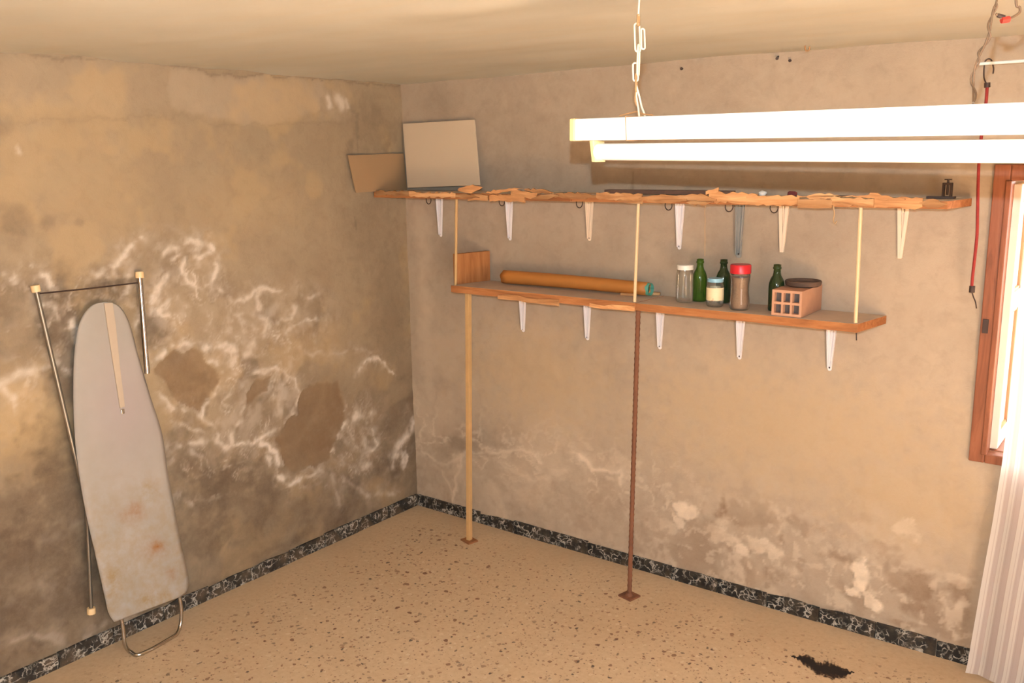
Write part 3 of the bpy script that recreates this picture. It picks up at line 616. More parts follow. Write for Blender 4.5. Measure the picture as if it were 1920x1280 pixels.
for a in ((706, 361, 790, 364, 10), (770, 364, 856, 366, 10), (862, 356, 906, 352, 16), (852, 366, 900, 370, 10), (878, 370, 914, 371, 12), (906, 362, 985, 352, 7), (920, 371, 985, 372, 13), (960, 360, 1008, 368, 12),
          (985, 356, 1040, 360, 9), (1000, 372, 1050, 366, 9), (1030, 366, 1130, 368, 12), (1120, 366, 1205, 370, 13), (1160, 374, 1206, 378, 8), (1200, 372, 1290, 374, 16), (1270, 368, 1345, 374, 14), (1330, 370, 1420, 372, 17),
          (1325, 361, 1348, 356, 7), (1400, 374, 1500, 376, 16), (1496, 368, 1600, 368, 8), (1498, 381, 1562, 382, 14), (1560, 376, 1640, 380, 13), (1600, 366, 1700, 372, 8), (1640, 379, 1730, 381, 15), (1720, 380, 1778, 382, 12), (1290, 380, 1340, 380, 7)):
    pstrip(*a, y=random.uniform(0, .012), th=random.uniform(.005, .011), jag=random.uniform(.0015, .006), lift=random.choice((0, 0, 0, .01)))

# rods between the two shelves
def rod(px0, px1, label, name='support_rod', mat='rod'):
    a = at(px0[0], px0[1], 1, SY + .014); b = at(px1[0], px1[1], 1, SY + .014); a[2] = Z2b - .0005; b[2] = Z1 + .0005
    tag(MB().tube([a, b], .0068, 8).build(name, M[mat], None, True, org=b), label, 'rod', 'thin rods tying the two shelves together')
rod((856, 372), (854, 530), 'thin tan rod between the shelves, closest to the room corner', mat='pole_cream')
rod((1197, 378), (1190, 562), 'thin cream rod between the shelves, above the rusty prop')
rod((1614, 388), (1604, 606), 'thin cream rod between the shelves, beyond the hollow brick')
# props from the lower shelf to the floor
b0 = at(880, 1014, 2, 0.0); t0 = np.array([at(878, 548, 1, b0[1])[0], b0[1], Z1b - .0015])
pr = thing('shelf_prop', 'cream painted square prop under the shelf, on a small rusty foot', 'prop', (b0[0], b0[1], 0))
d = t0 - b0; MB().obox((b0 + t0) / 2 + (0, 0, .004), (.0115, 0, 0), (0, .0115, 0), tuple(d / 2 - np.array((0, 0, .004)))).build('post', M['pole_cream'], pr, bevel=.002)
ca, sa = math.cos(-.26), math.sin(-.26)
MB().obox((b0[0], b0[1], .004), (.036 * ca, .036 * sa, 0), (-.03 * sa, .03 * ca, 0), (0, 0, .004)).build('foot_plate', M['rust2'], pr, bevel=.001)
b1 = at(1180, 1118, 2, 0.0); t1 = np.array([at(1190, 580, 1, b1[1])[0], b1[1] + .03, Z1b - .001])
pr = thing('shelf_prop', 'rusty ribbed iron bar propping the shelf, welded to a plate', 'prop', (b1[0], b1[1], 0))
N = 150; pts = [b1 + (t1 - b1) * i / N for i in range(N + 1)]; pts[0][2] = .008
MB().tube(pts, [.0095 + (.0018 if i % 3 == 0 else 0) for i in range(N + 1)], 10).build('bar', M['rust'], pr, True)
ca, sa = math.cos(-.22), math.sin(-.22)
MB().obox((b1[0], b1[1], .004), (.036 * ca, .036 * sa, 0), (-.034 * sa, .034 * ca, 0), (0, 0, .004)).build('base_plate', M['rust'], pr, bevel=.001)
MB().lathe([(.019, .008), (.012, .02), (.0, .022)], (b1[0], b1[1], 0), 12).build('weld', M['rust'], pr, True)

# brackets: pressed legs with raised side flanges, arm under the shelf
def bracket_proto(mat, L, wt, wb, arm, kind):
    r = thing('shelf_bracket', 'x', 'bracket', (0, 0, 0))
    t = .004; b = MB()
    if kind == 'solid':
        n = 6; pts = []
        for i in range(n + 1): pts.append((wt / 2 + (wb / 2 - wt / 2) * i / n, -L * i / n * .96))
        rnd = [(wb / 2 * math.cos(a), -L * .96 - wb / 2 * math.sin(a) * .9) for a in (.5, 1.0, PI / 2, PI - 1.0, PI - .5)]
        poly = [(x, z) for x, z in pts] + rnd + [(-x, z) for x, z in pts[::-1]]
        b.prism([(x, -.006, z) for x, z in poly], (0, -t, 0))
        for s in (-1, 1):     # raised flanges
            b.prism([(s * wt / 2, -.010, 0), (s * (wt / 2 - .006), -.010, 0), (s * (wb / 2 - .004), -.010, -L * .94), (s * wb / 2, -.010, -L * .94)], (0, -.009, 0))
        b.prism([(-.003, -.010, -.006), (.003, -.010, -.006), (.002, -.010, -L * .85), (-.002, -.010, -L * .85)], (0, -.004, 0))
    else:                     # two converging prongs
        w = .0135
        b.prism([(-wt / 2, -.008, 0), (-wt / 2 + w, -.008, 0), (w * .45, -.008, -L), (-w * .6, -.008, -L)], (0, -t * 2, 0))
        b.prism([(wt / 2 - w, -.006, 0), (wt / 2, -.006, 0), (w * .6, -.006, -L * .99), (-w * .2, -.006, -L * .99)], (0, -t * 3, 0))
        b.prism([(-wt / 2 + .004, -.0055, 0), (wt / 2 - .004, -.0055, 0), (wb * .4, -.0055, -L * .98), (-wb * .4, -.0055, -L * .98)], (0, -.002, 0))
    b.build('wall_leg', mat, r, bevel=.001)
    a = MB(); a.prism([(-wt / 2, -.008, 0), (wt / 2, -.008, 0), (wb / 2, -arm, 0), (-wb / 2, -arm, 0)], (0, 0, -t))
    a.prism([(-.003, -.008, -t), (-.003, -.03, -t), (-.003, -.008, -.03)], (.006, 0, 0)); a.build('shelf_arm', mat, r)
    s = MB(); s.lathe([(0, .0), (.004, 0), (.003, .002), (0, .0025)], (0, 0, 0), 8); s.v = [(x, -.0105 - z, y - L * .93) for x, y, z in s.v]; s.build('screw', M['dark_metal'], r)
    return r
white = bracket_proto(M['bracket'], .208, .043, .016, .15, 'solid'); cream = bracket_proto(M['bracket_cream'], .196, .044, .018, .17, 'prong'); grey = bracket_proto(M['bracket_grey'], .228, .038, .022, .17, 'solid')
cream1 = bracket_proto(M['bracket_cream'], .190, .042, .016, .15, 'solid')
used = {}
def put_bracket(proto, x, zt, label, group):
    if id(proto) not in used:
        used[id(proto)] = 1; proto.location = (x, 0, zt); proto['label'] = label; proto['group'] = group; return proto
    return copy_thing(proto, (x, 0, zt), label, group)
G1 = 'brackets under the upper shelf'; G2 = 'brackets under the lower shelf'
for pr_, x, lb_ in ((white, .247, 'white bracket under the upper shelf, closest to the room corner'), (white, .694, 'white bracket under the upper shelf, second from the room corner'), (cream1, 1.149, 'cream bracket under the upper shelf, above the rolled sheet'),
                   (white, 1.600, 'white bracket under the upper shelf, above the white-lidded jar'), (grey, 1.868, 'bare grey metal bracket above the red-lidded jar'), (cream, 2.050, 'two-pronged bracket above the bottle behind the brick'), (cream, 2.496, 'two-pronged bracket at the upper shelf end beside the window')):
    put_bracket(pr_, x, Z2b - .0005, lb_, G1)
for i, (x, lb_) in enumerate(((.767, 'white bracket under the lower shelf, closest to the room corner'), (1.139, 'white bracket under the lower shelf, second from the room corner'), (1.516, 'white bracket under the lower shelf, just past the rusty prop'), (1.888, 'white bracket under the lower shelf, below the red-lidded jar'), (2.262, 'white bracket under the lower shelf, below the hollow brick'))):
    put_bracket(white, x, Z1b - .0015, lb_, G2)
# screw hooks under the upper shelf
hk = None
def hook_pts(c, s=1.0):
    return [c, c + np.array((0, 0, -.012)) * s] + [c + s * np.array((-.013 + .013 * math.cos(a), 0, -.014 - .016 * math.sin(a))) for a in np.linspace(0.2, 3.9, 9)]
for i, (px, py, nm) in enumerate(((808, 374, 'near the room corner'), (946, 378, 'second from the room corner'), (1092, 376, 'above the rolled sheet'), (1260, 388, 'above the white-lidded jar'), (1374, 390, 'beside the grey bracket'), (1459, 392, 'above the bottle behind the brick'))):
    c = at(px, py, 2, Z2b); c[2] = Z2b; c[1] = -.07; c[0] = at(px, py, 1, -.07)[0]
    if hk is None:
        hk = MB().tube(hook_pts(np.zeros(3), 1.25), .0022, 6).build('screw_hook', M['dark_metal'], None, True); o = hk
    else: o = hk.copy(); COL.objects.link(o)
    o.location = tuple(c); tag(o, 'small dark screw hook under the upper shelf, ' + nm, 'hook', 'hooks under the upper shelf')

# ------------------------------------------------------------------ things on the upper shelf
# hardboard sheet flat against the left wall
q = [at(650, 291, 0, .012), at(757, 286, 0, .012)]
y0 = q[0][1]; zt = q[0][2]
b = MB(); b.prism([(.016, y0, zt), (.014, -.02, zt + .006), (.026, -.02, Z2 + .001), (.028, y0 + .03, Z2 + .001)], (.005, 0, 0))
tag(b.build('hardboard_sheet', M['hardboard'], None, org=(.02, -.2, Z2)), 'brown hardboard sheet leaning on the stained wall above the shelf end', 'board')
# square white panel leaning on the back wall
P = [at(766, 352, 1, -.075), at(901, 347, 1, -.075), at(891, 224, 1, -.018), at(757, 232, 1, -.018)]
P[0][2] = max(P[0][2], Z2 + .0005); dz = Z2 + .0008 - min(P[0][2], P[1][2]); 
b = MB(); b.prism(P, (0, -.008, 0)); tag(b.build('square_panel', M['white_panel'], None, bevel=.0015, org=(.3, -.06, Z2)), 'square off-white panel leaning on the wall at the shelf corner', 'panel')
# loose things
def lay(px, py, y, z): return at(px, py, 1, y)
a = at(1135, 356, 1, -.10)[0]; c = at(1372, 357, 1, -.10)[0]
b = MB(); n = 12
b.prism([(a + (c - a) * i / n, -.11 + random.uniform(-.003, .003), Z2 + .001) for i in range(n + 1)] + [(c - (c - a) * i / n, -.06 + random.uniform(-.004, .004), Z2 + .001) for i in range(n + 1)], (0, 0, .016))
tag(b.build('loose_batten', M['dark_strip'], None, org=((a + c) / 2, -.08, Z2)), 'dark dusty batten lying along the upper shelf', 'batten')
def pebble(name, c, r, mat, seed, sq=(1, 1, 1)):
    bm = bmesh.new(); bmesh.ops.create_icosphere(bm, subdivisions=2, radius=1); rs = random.Random(seed)
    for v in bm.verts: v.co = Vector((v.co.x * r * sq[0], v.co.y * r * sq[1], v.co.z * r * sq[2])) * rs.uniform(.82, 1.12)
    mz = min(v.co.z for v in bm.verts)
    for v in bm.verts: v.co.z -= mz
    me = bpy.data.meshes.new(name); bm.to_mesh(me); bm.free(); me.materials.append(mat); me.polygons.foreach_set('use_smooth', [True] * len(me.polygons))
    o = bpy.data.objects.new(name, me); COL.objects.link(o); o.location = tuple(c); return o
x = at(1430, 362, 1, -.14)[0]; tag(pebble('plaster_lump', (x, -.14, Z2 - .001), .016, M['white_bit'], 3, (1, .8, .75)), 'small white lump on the upper shelf above the red-lidded jar', 'lump')
x = at(1341, 361, 1, -.12)[0]; tag(MB().lathe([(0, 0), (.0045, 0), (.0045, .02), (0, .02)], (x, -.14, Z2 + .0), 10).build('white_stub', M['white_bit'], None, True), 'tiny white stub standing beside the dark batten', 'stub')
x = at(1485, 366, 1, -.20)[0]; tag(pebble('rag_ball', (x, -.20, Z2 - .001), .018, M['maroon'], 5, (1.15, .8, .7)), 'crumpled maroon rag on the upper shelf edge', 'rag')
# dark clamp at the right end
q = at(1773, 372, 1, -.10); cl = thing('metal_clamp', 'dark metal clamp standing at the window end of the upper shelf', 'clamp', (q[0], -.10, Z2))
X = q[0]; b = MB(); 
b.box((X - .012, -.11, Z2 - .001), (X - .005, -.09, Z2 + .05)); b.box((X + .012, -.11, Z2 - .001), (X + .019, -.09, Z2 + .05)); b.box((X - .012, -.11, Z2 + .046), (X + .019, -.09, Z2 + .053)); b.box((X - .06, -.115, Z2 - .001), (X + .03, -.085, Z2 + .007))
b.build('frame', M['dark_metal'], cl, bevel=.001)
MB().tube([(X + .004, -.10, Z2 + .012), (X + .004, -.10, Z2 + .066)], .004, 8).build('screw', M['dark_metal'], cl, True)
MB().tube([(X - .008, -.10, Z2 + .064), (X + .016, -.10, Z2 + .064)], .0022, 6).build('handle', M['dark_metal'], cl, True)
# threads dangling from the upper shelf
def dangle(px, py0, py1, label, hooky=False):
    y = SY - .016; a = at(px, py0, 1, y); b_ = at(px - 1, py1, 1, y); pts = [a + (b_ - a) * i / 8 + np.array((random.uniform(-.002, .002), 0, 0)) for i in range(9)]
    if hooky: pts += [b_ + np.array((.006, 0, -.006)), b_ + np.array((.011, 0, .004))]
    tag(MB().tube(pts, .0012 if not hooky else .0022, 5).build('hanging_thread', M['thread'], None, True, org=a), label, 'thread')
dangle(1322, 372, 480, 'thin thread dangling from the upper shelf above a green bottle'); dangle(1564, 376, 416, 'short curled fibre dangling below the upper shelf above the brick', True)

# ------------------------------------------------------------------ things on the lower shelf
def gz(px, py): q = at(px, py, 2, Z1); return q[0], q[1]
# rolled sheet
p0 = at(944, 531, 2, Z1); R0 = .034
n = 24; cl_ = []; xl, xr = .705, 1.482
for i in range(n + 1):
    t = i / n; cl_.append(np.array((xl + (xr - xl) * t, -.075 - .012 * math.sin(PI * t) * .6 + .012 * t, 0)))
def spiral(c, r0, r1, turns, m=40): return [(c[1] + (r0 + (r1 - r0) * k / m) * math.cos(2 * PI * turns * k / m + .6), R0 + (r0 + (r1 - r0) * k / m) * math.sin(2 * PI * turns * k / m + .6)) for k in range(m + 1)]
rl = thing('rolled_sheet', 'amber rolled-up sheet with a teal inside lying on the lower shelf', 'roll', (1.09, -.075, Z1))
b = MB(); vs = []; m = 64
for i, c in enumerate(cl_):
    sg = 1 + .05 * math.sin(i * 1.1) * .3; fl_ = 1 - .10 * (i / n)
    for k, (y, z) in enumerate(spiral(c, R0 * fl_, R0 * fl_ * .72, 2.0, m)): vs.append((c[0] + .003 * math.sin(k), y, Z1 + .001 + (z - R0) + R0 * fl_ + .004 * math.sin(PI * i / n)))
fs = [(i * (m + 1) + k, i * (m + 1) + k + 1, (i + 1) * (m + 1) + k + 1, (i + 1) * (m + 1) + k) for i in range(n) for k in range(m)]
b.add(vs, fs); o = b.build('amber_skin', [M['roll_out'], M['roll_in'], M['roll_in']], rl, 'all'); sd = o.modifiers.new('thick', 'SOLIDIFY'); sd.thickness = .0012; sd.offset = -1; 
b = MB(); c = cl_[-1]; b.v = []; ring = []
vs = []; 
for k in range(25):
    a_ = 2 * PI * k / 24
    for xx, rr in ((c[0] - .06, R0 * .78), (c[0] + .014, R0 * .80)): vs.append((xx, c[1] + rr * math.cos(a_), Z1 + .001 + R0 * .9 + rr * math.sin(a_)))
b.add(vs, [(2 * k, 2 * k + 1, 2 * k + 3, 2 * k + 2) for k in range(24)]); b.add([(c[0] - .004, c[1] + R0 * .78 * math.cos(2 * PI * k / 24), Z1 + .001 + R0 * .9 + R0 * .78 * math.sin(2 * PI * k / 24)) for k in range(24)], [tuple(range(24))]); o = b.build('teal_lining', M['roll_in'], rl, 'all'); sd = o.modifiers.new('thick', 'SOLIDIFY'); sd.thickness = .0015
x, y = gz(1226, 553); tag(MB().obox((x, y, Z1 + .007), (.028, .006, 0), (-.003, .009, 0), (0, 0, .006)).build('wood_offcut', M['splinter'], None, bevel=.001, org=(x, y, Z1)), 'small wooden offcut lying beside the rolled sheet', 'offcut')
x, y = gz(1180, 553); tag(MB().obox((x, y - .02, Z1 + .006), (.03, .004, 0), (-.002, .006, 0), (0, 0, .005)).build('wood_chip', M['splinter'], None, org=(x, y, Z1)), 'wood chip on the shelf in front of the rolled sheet', 'wood chip')

def bottle(px, py, h, r, mat, label):
    x, y = gz(px, py); b = MB(); k = h
    prof = [(0, .004), (r * .7, .004), (r * .92, 0), (r, .006), (r, k * .52), (r * .96, k * .60), (r * .80, k * .69), (r * .56, k * .76), (r * .47, k * .82), (r * .44, k * .90), (r * .54, k * .905), (r * .54, k * .94), (r * .48, k * .95), (r * .48, k), (r * .34, k), (r * .34, k * .97)]
    b.lathe(prof, (x, y, Z1 + .0008), 28); return tag(b.build('beer_bottle', mat, None, 'all', org=(x, y, Z1)), label, 'bottle', 'green bottles on the lower shelf')
bottle(1311, 564, .176, .030, M['green'], 'bright green bottle between the white-lidded jar and the blue-lidded jar')
bottle(1355, 567, .178, .030, M['dark_green'], 'dark green bottle behind the red-lidded and blue-lidded jars')
bottle(1454, 582, .180, .030, M['dark_green'], 'dark green bottle standing behind the hollow brick')
def jar(px, py, label, prof, lid, lidmat, extra=None):
    x, y = gz(px, py); t = thing('glass_jar', label, 'jar', (x, y, Z1 + .0008), 'glass jars on the lower shelf'); c = (x, y, Z1 + .0008)
    w = .0022; inner = [(max(0, r - w), z + (w if i < 2 else 0)) for i, (r, z) in enumerate(prof)]
    MB().lathe([(0, prof[0][1])] + prof, c, 32).build('glass_body', M['glass'], t, 'all')
    l = MB().lathe(lid, c, 32).build('lid', lidmat, t, True)
    if extra: extra(t, c)
jar(1283, 566, 'empty clear jar with a white lid next to the bright green bottle', [(.030, .0), (.034, .004), (.0355, .012), (.0355, .112), (.033, .124), (.0305, .132), (.0305, .150)],
    [(.0305, .136), (.034, .136), (.034, .153), (.031, .156), (0, .156), (0, .153), (.0305, .151), (.0305, .136)], M['lid_white'])
def lab(t, c): MB().lathe([(.0345, .026), (.0348, .026), (.0348, .077), (.0345, .077)], c, 32).build('paper_label', M['label'], t, True)['label'] = 'cream paper label with faded print'
jar(1340, 574, 'small jar with a pale blue lid and a paper label', [(.029, 0), (.033, .004), (.034, .012), (.034, .082), (.031, .092), (.0285, .098), (.0285, .112)],
    [(.0285, .099), (.0315, .099), (.0315, .111), (.030, .114), (0, .114), (0, .111), (.0285, .110), (.0285, .099)], M['lid_blue'], lab)
def cof(t, c): MB().lathe([(0, .005), (.030, .005), (.0335, .018), (.0335, .040), (.030, .070), (.0305, .10), (.034, .125), (.034, .128), (0, .132)], c, 28).build('granules', M['coffee'], t, True)['label'] = 'brown granules filling the jar'
jar(1386, 580, 'tall waisted jar of brown granules with a red lid', [(.033, 0), (.038, .005), (.0395, .018), (.038, .040), (.034, .070), (.0345, .10), (.0385, .130), (.037, .140), (.034, .143), (.034, .158)],
    [(.034, .144), (.0405, .144), (.0405, .174), (.038, .178), (0, .178), (0, .175), (.0345, .172), (.034, .144)], M['lid_red'], cof)
# hollow brick: three by two channels right through
bx0, by0 = at(1446, 594, 1, SY + .006)[0], SY + .006; BW, BH, BL = .114, .098, .225
bk = MB(); xs = [0, .009, .036, .044, .070, .078, .105, BW]; zs = [0, .010, .044, .053, .088, BH]
xs = [bx0 + v for v in xs]; zs = [Z1 + .0008 + v for v in zs]; sk = .10
Y = lambda k: by0 + BL * k
def bxy(x, k): return (x - sk * 0.02 * k, Y(k))
def quad(pts): bk.add(pts, [(0, 1, 2, 3)])
holes = [(i, j) for i in (1, 3, 5) for j in (1, 3)]
for k in (0, 1):
    for i in range(7):
        for j in range(5):
            if (i, j) in holes: continue
            quad([(xs[i], Y(k), zs[j]), (xs[i + 1], Y(k), zs[j]), (xs[i + 1], Y(k), zs[j + 1]), (xs[i], Y(k), zs[j + 1])])
for i, j in holes:
    a0, a1, c0, c1 = xs[i], xs[i + 1], zs[j], zs[j + 1]
    for (p, r) in (((a0, c0), (a1, c0)), ((a1, c0), (a1, c1)), ((a1, c1), (a0, c1)), ((a0, c1), (a0, c0))): quad([(p[0], Y(0), p[1]), (r[0], Y(0), r[1]), (r[0], Y(1), r[1]), (p[0], Y(1), p[1])])
for (p, r) in (((xs[0], zs[0]), (xs[-1], zs[0])), ((xs[-1], zs[0]), (xs[-1], zs[-1])), ((xs[-1], zs[-1]), (xs[0], zs[-1])), ((xs[0], zs[-1]), (xs[0], zs[0]))): quad([(p[0], Y(0), p[1]), (r[0], Y(0), r[1]), (r[0], Y(1), r[1]), (p[0], Y(1), p[1])])
o = bk.build('hollow_brick', M['brick'], None, org=(bx0 + BW / 2, by0 + BL / 2, Z1)); o.modifiers.new('weld', 'WELD').merge_threshold = .0002
pg = MB()  # added dark plugs, paint the shade inside the holes
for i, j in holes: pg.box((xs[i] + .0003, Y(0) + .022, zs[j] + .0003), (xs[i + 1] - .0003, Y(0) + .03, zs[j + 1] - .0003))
po = pg.build('hole_shade_plugs', M['hole_shade'], o)
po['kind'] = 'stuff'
tag(o, 'terracotta hollow brick with six square holes on the lower shelf', 'brick')
sx, sy_ = bx0 + .066, by0 + .145; sz = Z1 + .0008 + BH + .0006
tag(MB().lathe([(0, 0), (.058, 0), (.066, .005), (.069, .018), (.066, .022), (.060, .020), (.056, .012), (.03, .010), (0, .010)], (sx, sy_, sz), 36).build('clay_saucer', M['saucer'], None, True, org=(sx, sy_, sz)), 'dark round shallow dish resting on the hollow brick', 'dish')

# ------------------------------------------------------------------ ironing board leaning on the left wall
PN = np.array([1.0, 0, .085]); PN /= np.linalg.norm(PN); PD = PN @ np.array([.168, 0, 0])
def onboard(px, py, off=0.0):
    d = ray(px, py); t = (PD + off - PN @ CAM) / (PN @ d); return CAM + t * d
ib = thing('ironing_board', 'stained pale ironing board standing upright against the stained wall', 'ironing board', (.14, -1.72, 0))
L_ = bez([(196, 566), (172, 572), (152, 598), (142, 640), (138, 700), (139, 790), (146, 870), (160, 955), (178, 1035), (197, 1120), (204, 1150), (214, 1166)], 6)
R_ = bez([(200, 566), (224, 574), (243, 606), (260, 668), (282, 742), (304, 812), (314, 880), (326, 945), (340, 1020), (354, 1084), (352, 1106), (340, 1118)], 6)
nR = len(L_); nC = 22; vs = []; mk = []
def gauss(px, py, cx, cy, rx, ry): return math.exp(-((px - cx) / rx) ** 2 - ((py - cy) / ry) ** 2)
for a, b_ in zip(L_, R_):
    for j in range(nC + 1):
        t = j / nC; q = a + (b_ - a) * t
        ed = min(j, nC - j) / 2.0; off = 0 if ed >= 1 else -.006 * (1 - ed) ** 2
        vs.append(onboard(q[0], q[1], off)); X, Y_ = q
        mk.append((min(1, gauss(X, Y_, 255, 955, 12, 9) * .9 + gauss(X, Y_, 295, 1021, 13, 9) + gauss(X, Y_, 322, 1076, 10, 8) * .6 + gauss(X, Y_, 240, 970, 22, 14) * .35 + gauss(X, Y_, 286, 1035, 26, 12) * .3),
                   min(1, .75 * (1 / (1 + math.exp(-(Y_ - 930) / 35))) * .7 + gauss(X, Y_, 215, 1090, 20, 40) * .5 + gauss(X, Y_, 280, 920, 18, 20) * .7 + gauss(X, Y_, 290, 1125, 30, 14) * .7), gauss(X, Y_, 240, 760, 70, 100), 1))
fs = [(i * (nC + 1) + j, i * (nC + 1) + j + 1, (i + 1) * (nC + 1) + j + 1, (i + 1) * (nC + 1) + j) for i in range(nR - 1) for j in range(nC)]
b = MB(); b.add(vs, fs); cv = b.build('cover', M['cover'], ib, 'all')
at_ = cv.data.attributes.new('marks', 'FLOAT_COLOR', 'POINT'); at_.data.foreach_set('color', np.array(mk, np.float32).reshape(-1))
if cv.data.polygons[100].normal.x < 0:
    bm = bmesh.new(); bm.from_mesh(cv.data); bmesh.ops.reverse_faces(bm, faces=bm.faces); bm.to_mesh(cv.data); bm.free()
sd = cv.modifiers.new('thick', 'SOLIDIFY'); sd.thickness = .022; sd.offset = -1
# pale wooden strip screwed on the cover
sp_ = [onboard(*q, .0005) for q in ((194, 568), (210, 567), (216, 610), (224, 690), (233, 762), (224, 765), (214, 700), (203, 630))]
MB().prism(sp_, PN * .006).build('strip', M['strip'], ib, bevel=.001)
q = onboard(230, 771, .002); MB().obox(q, (.004, 0, 0), (0, .006, 0), (0, 0, .009)).build('screw', M['chrome'], ib, bevel=.001)
# legs folded behind the board
def leg(p0, p1, x0, x1, r, name='leg', mat='chrome'):
    a = at(p0[0], p0[1], 0, x0); c = at(p1[0], p1[1], 0, x1); MB().tube([a, c], r, 10).build(name, M[mat], ib, True); return a, c
def cap(c, d, s=.016):
    d = d / np.linalg.norm(d); MB().tube([c - d * .002, c + d * .022], s, 10).build('foot_cap', M['cap'], ib, True)
a, c = leg((68, 546), (163, 950), .030, .075, .0085, mat='dull_steel'); cap(a, a - c)
a2, c2 = leg((262, 520), (276, 700), .030, .075, .0105); cap(a2, a2 - c2)
a3, c3 = leg((171, 1140), (160, 900), .060, .060, .0075, mat='dull_steel'); cap(a3, a3 - c3)
MB().tube([at(75, 550, 0, .032), at(165, 541, 0, .032), at(258, 530, 0, .032)], .0032, 6).build('crossbar', M['dark_metal'], ib, True)
# bent foot bar under the wide end
fp = [onboard(226, 1150, -.012), onboard(231, 1182, -.012), onboard(234, 1208, -.012)]
ft_ = [at(244, 1222, 2, .008), at(256, 1228, 2, .008), at(280, 1219, 2, .008), at(312, 1201, 2, .008), at(330, 1190, 2, .008)]
pts = bez(fp + ft_ + [onboard(338, 1172, -.012), onboard(340, 1145, -.012), onboard(336, 1116, -.012)], 6)
for p in pts: p[2] = max(p[2], .0085)
MB().tube(pts, .0078, 10).build('foot_bar', M['chrome'], ib, True)

# ------------------------------------------------------------------ fluorescent batten hanging from the ceiling
A_ = atd(1077, 222, 2.10); B_ = atd(1920, 198, 1.41); B_[2] = (A_[2] + B_[2]) / 2 - .004; A_[2] = B_[2] + .012
ex = (B_ - A_) / np.linalg.norm(B_ - A_); LEN = 1.235
ez = np.array((0, 0, 1.0)); ez = ez - ex * (ez @ ex); ez /= np.linalg.norm(ez); ey = np.cross(ez, ex)      # ey points away from the camera
if ey @ FW < 0: ey = -ey
def fx(a, b_, c_): return A_ + ex * a + ey * b_ + ez * c_     # a along, b away from camera, c up from the top edge
lt = thing('fluorescent_light', 'white fluorescent tube light hanging on a chain from the ceiling', 'light', fx(LEN / 2, .03, -.09))
def fbox(a0, a1, b0, b1, c0, c1): return MB().obox(fx((a0 + a1) / 2, (b0 + b1) / 2, (c0 + c1) / 2), ex * (a1 - a0) / 2, ey * (b1 - b0) / 2, ez * (c1 - c0) / 2)
fbox(0, LEN, 0, .062, -.049, 0).build('housing', M['white_metal'], lt, bevel=.003)
for a0, a1 in ((-.016, 0), (LEN, LEN + .016)): fbox(a0, a1, -.001, .063, -.050, .001).build('end_cap', M['yellow_plastic'], lt, bevel=.003)
for a0 in (.036, LEN - .054):
    h = MB(); h.prism([fx(a0 + .0, .012, -.049), fx(a0 + .006, .014, -.098), fx(a0 + .006, .050, -.098), fx(a0, .052, -.049)], ex * .012); h.build('tube_holder', M['yellow_plastic'], lt, bevel=.002)
TZ = -.075; tb = MB().tube([fx(.062, .03, TZ), fx(LEN - .062, .03, TZ)], .019, 24).build('tube', M['tube'], lt, True)
for a0, a1 in ((.050, .066), (LEN - .066, LEN - .050)):
    e = MB().tube([fx(a0, .03, TZ), fx(a1, .03, TZ)], .0192, 24).build('tube_end', M['white_metal'], None, True); w_ = np.array(parent_world(lt)); e.parent = tb; e.location = -w_
s_t = .155
fl_ = MB(); fl_.tube([fx(s_t, -.0012, .0012), fx(s_t + .004, -.0012, -.0502), fx(s_t + .004, .0632, -.0502), fx(s_t, .0632, .0012), fx(s_t, -.0012, .0012)], .0011, 5); fl_.build('tie_wire', M['rustwire'], lt, True)
# chain: straight wire, then long open links down to the housing
top0 = atd(1197, 20, 1.98); base = fx(.172, .031, .004)
ch = thing('chain', 'white wire chain holding up the fluorescent light', 'chain', (base[0], base[1], base[2]))
hp = lambda py, dx=0.0: atd(1197 + dx, py, (base - CAM) @ FW)
def link(py0, py1, w, dx0, dx1, rot, mat, nm='link', r=.0022):
    a, c = hp(py0, dx0), hp(py1, dx1); d = (a - c); L = np.linalg.norm(d); d /= L; sd_ = RT * math.cos(rot) + FW * math.sin(rot); sd_ = sd_ - d * (sd_ @ d); sd_ /= np.linalg.norm(sd_); m_ = (a + c) / 2
    pts = []
    for k in range(29):
        al = 2 * PI * k / 28; cx, sx_ = math.cos(al), math.sin(al)
        pts.append(m_ + sd_ * w * cx + d * (max(L / 2 - w, .001) * (1 if sx_ > 0.02 else -1 if sx_ < -.02 else 0) + w * sx_))
    MB().tube(pts, r, 7, cap=False).build(nm, M[mat], ch, 'all')
a = hp(2, 1.5); up = a.copy(); up[2] = 2.31
MB().tube([up, a, hp(30, 0)], .0022, 8).build('wire', M['chain'], ch, True)
link(28, 48, .0035, 0, 0, .9, 'rustwire')
link(44, 98, .007, -3, -1, .5, 'chain'); link(54, 92, .004, 8, 9, .15, 'chain'); link(84, 142, .006, 1, -1, 1.1, 'chain'); link(118, 152, .0055, -6, -5, .1, 'chain'); link(138, 172, .004, -4, -4, 1.2, 'rustwire')
MB().tube([hp(160, -4), hp(180, -4), hp(205, 0), fx(.176, .02, .002)], .0022, 7).build('link', M['chain'], ch, True)
MB().tube([hp(160, -4), hp(178, 1), hp(200, 6), fx(.185, .03, .002)], .0022, 7).build('link', M['chain'], ch, True)
MB().tube([hp(160, -4), hp(190, -6), fx(.166, .04, .002)], .0022, 7).build('link', M['rustwire'], ch, True)
MB().tube([fx(.12, .02, .004), fx(.16, .03, .012), fx(.18, .03, .006), fx(.21, .025, .0035)], .002, 6).build('link', M['rustwire'], ch, True)

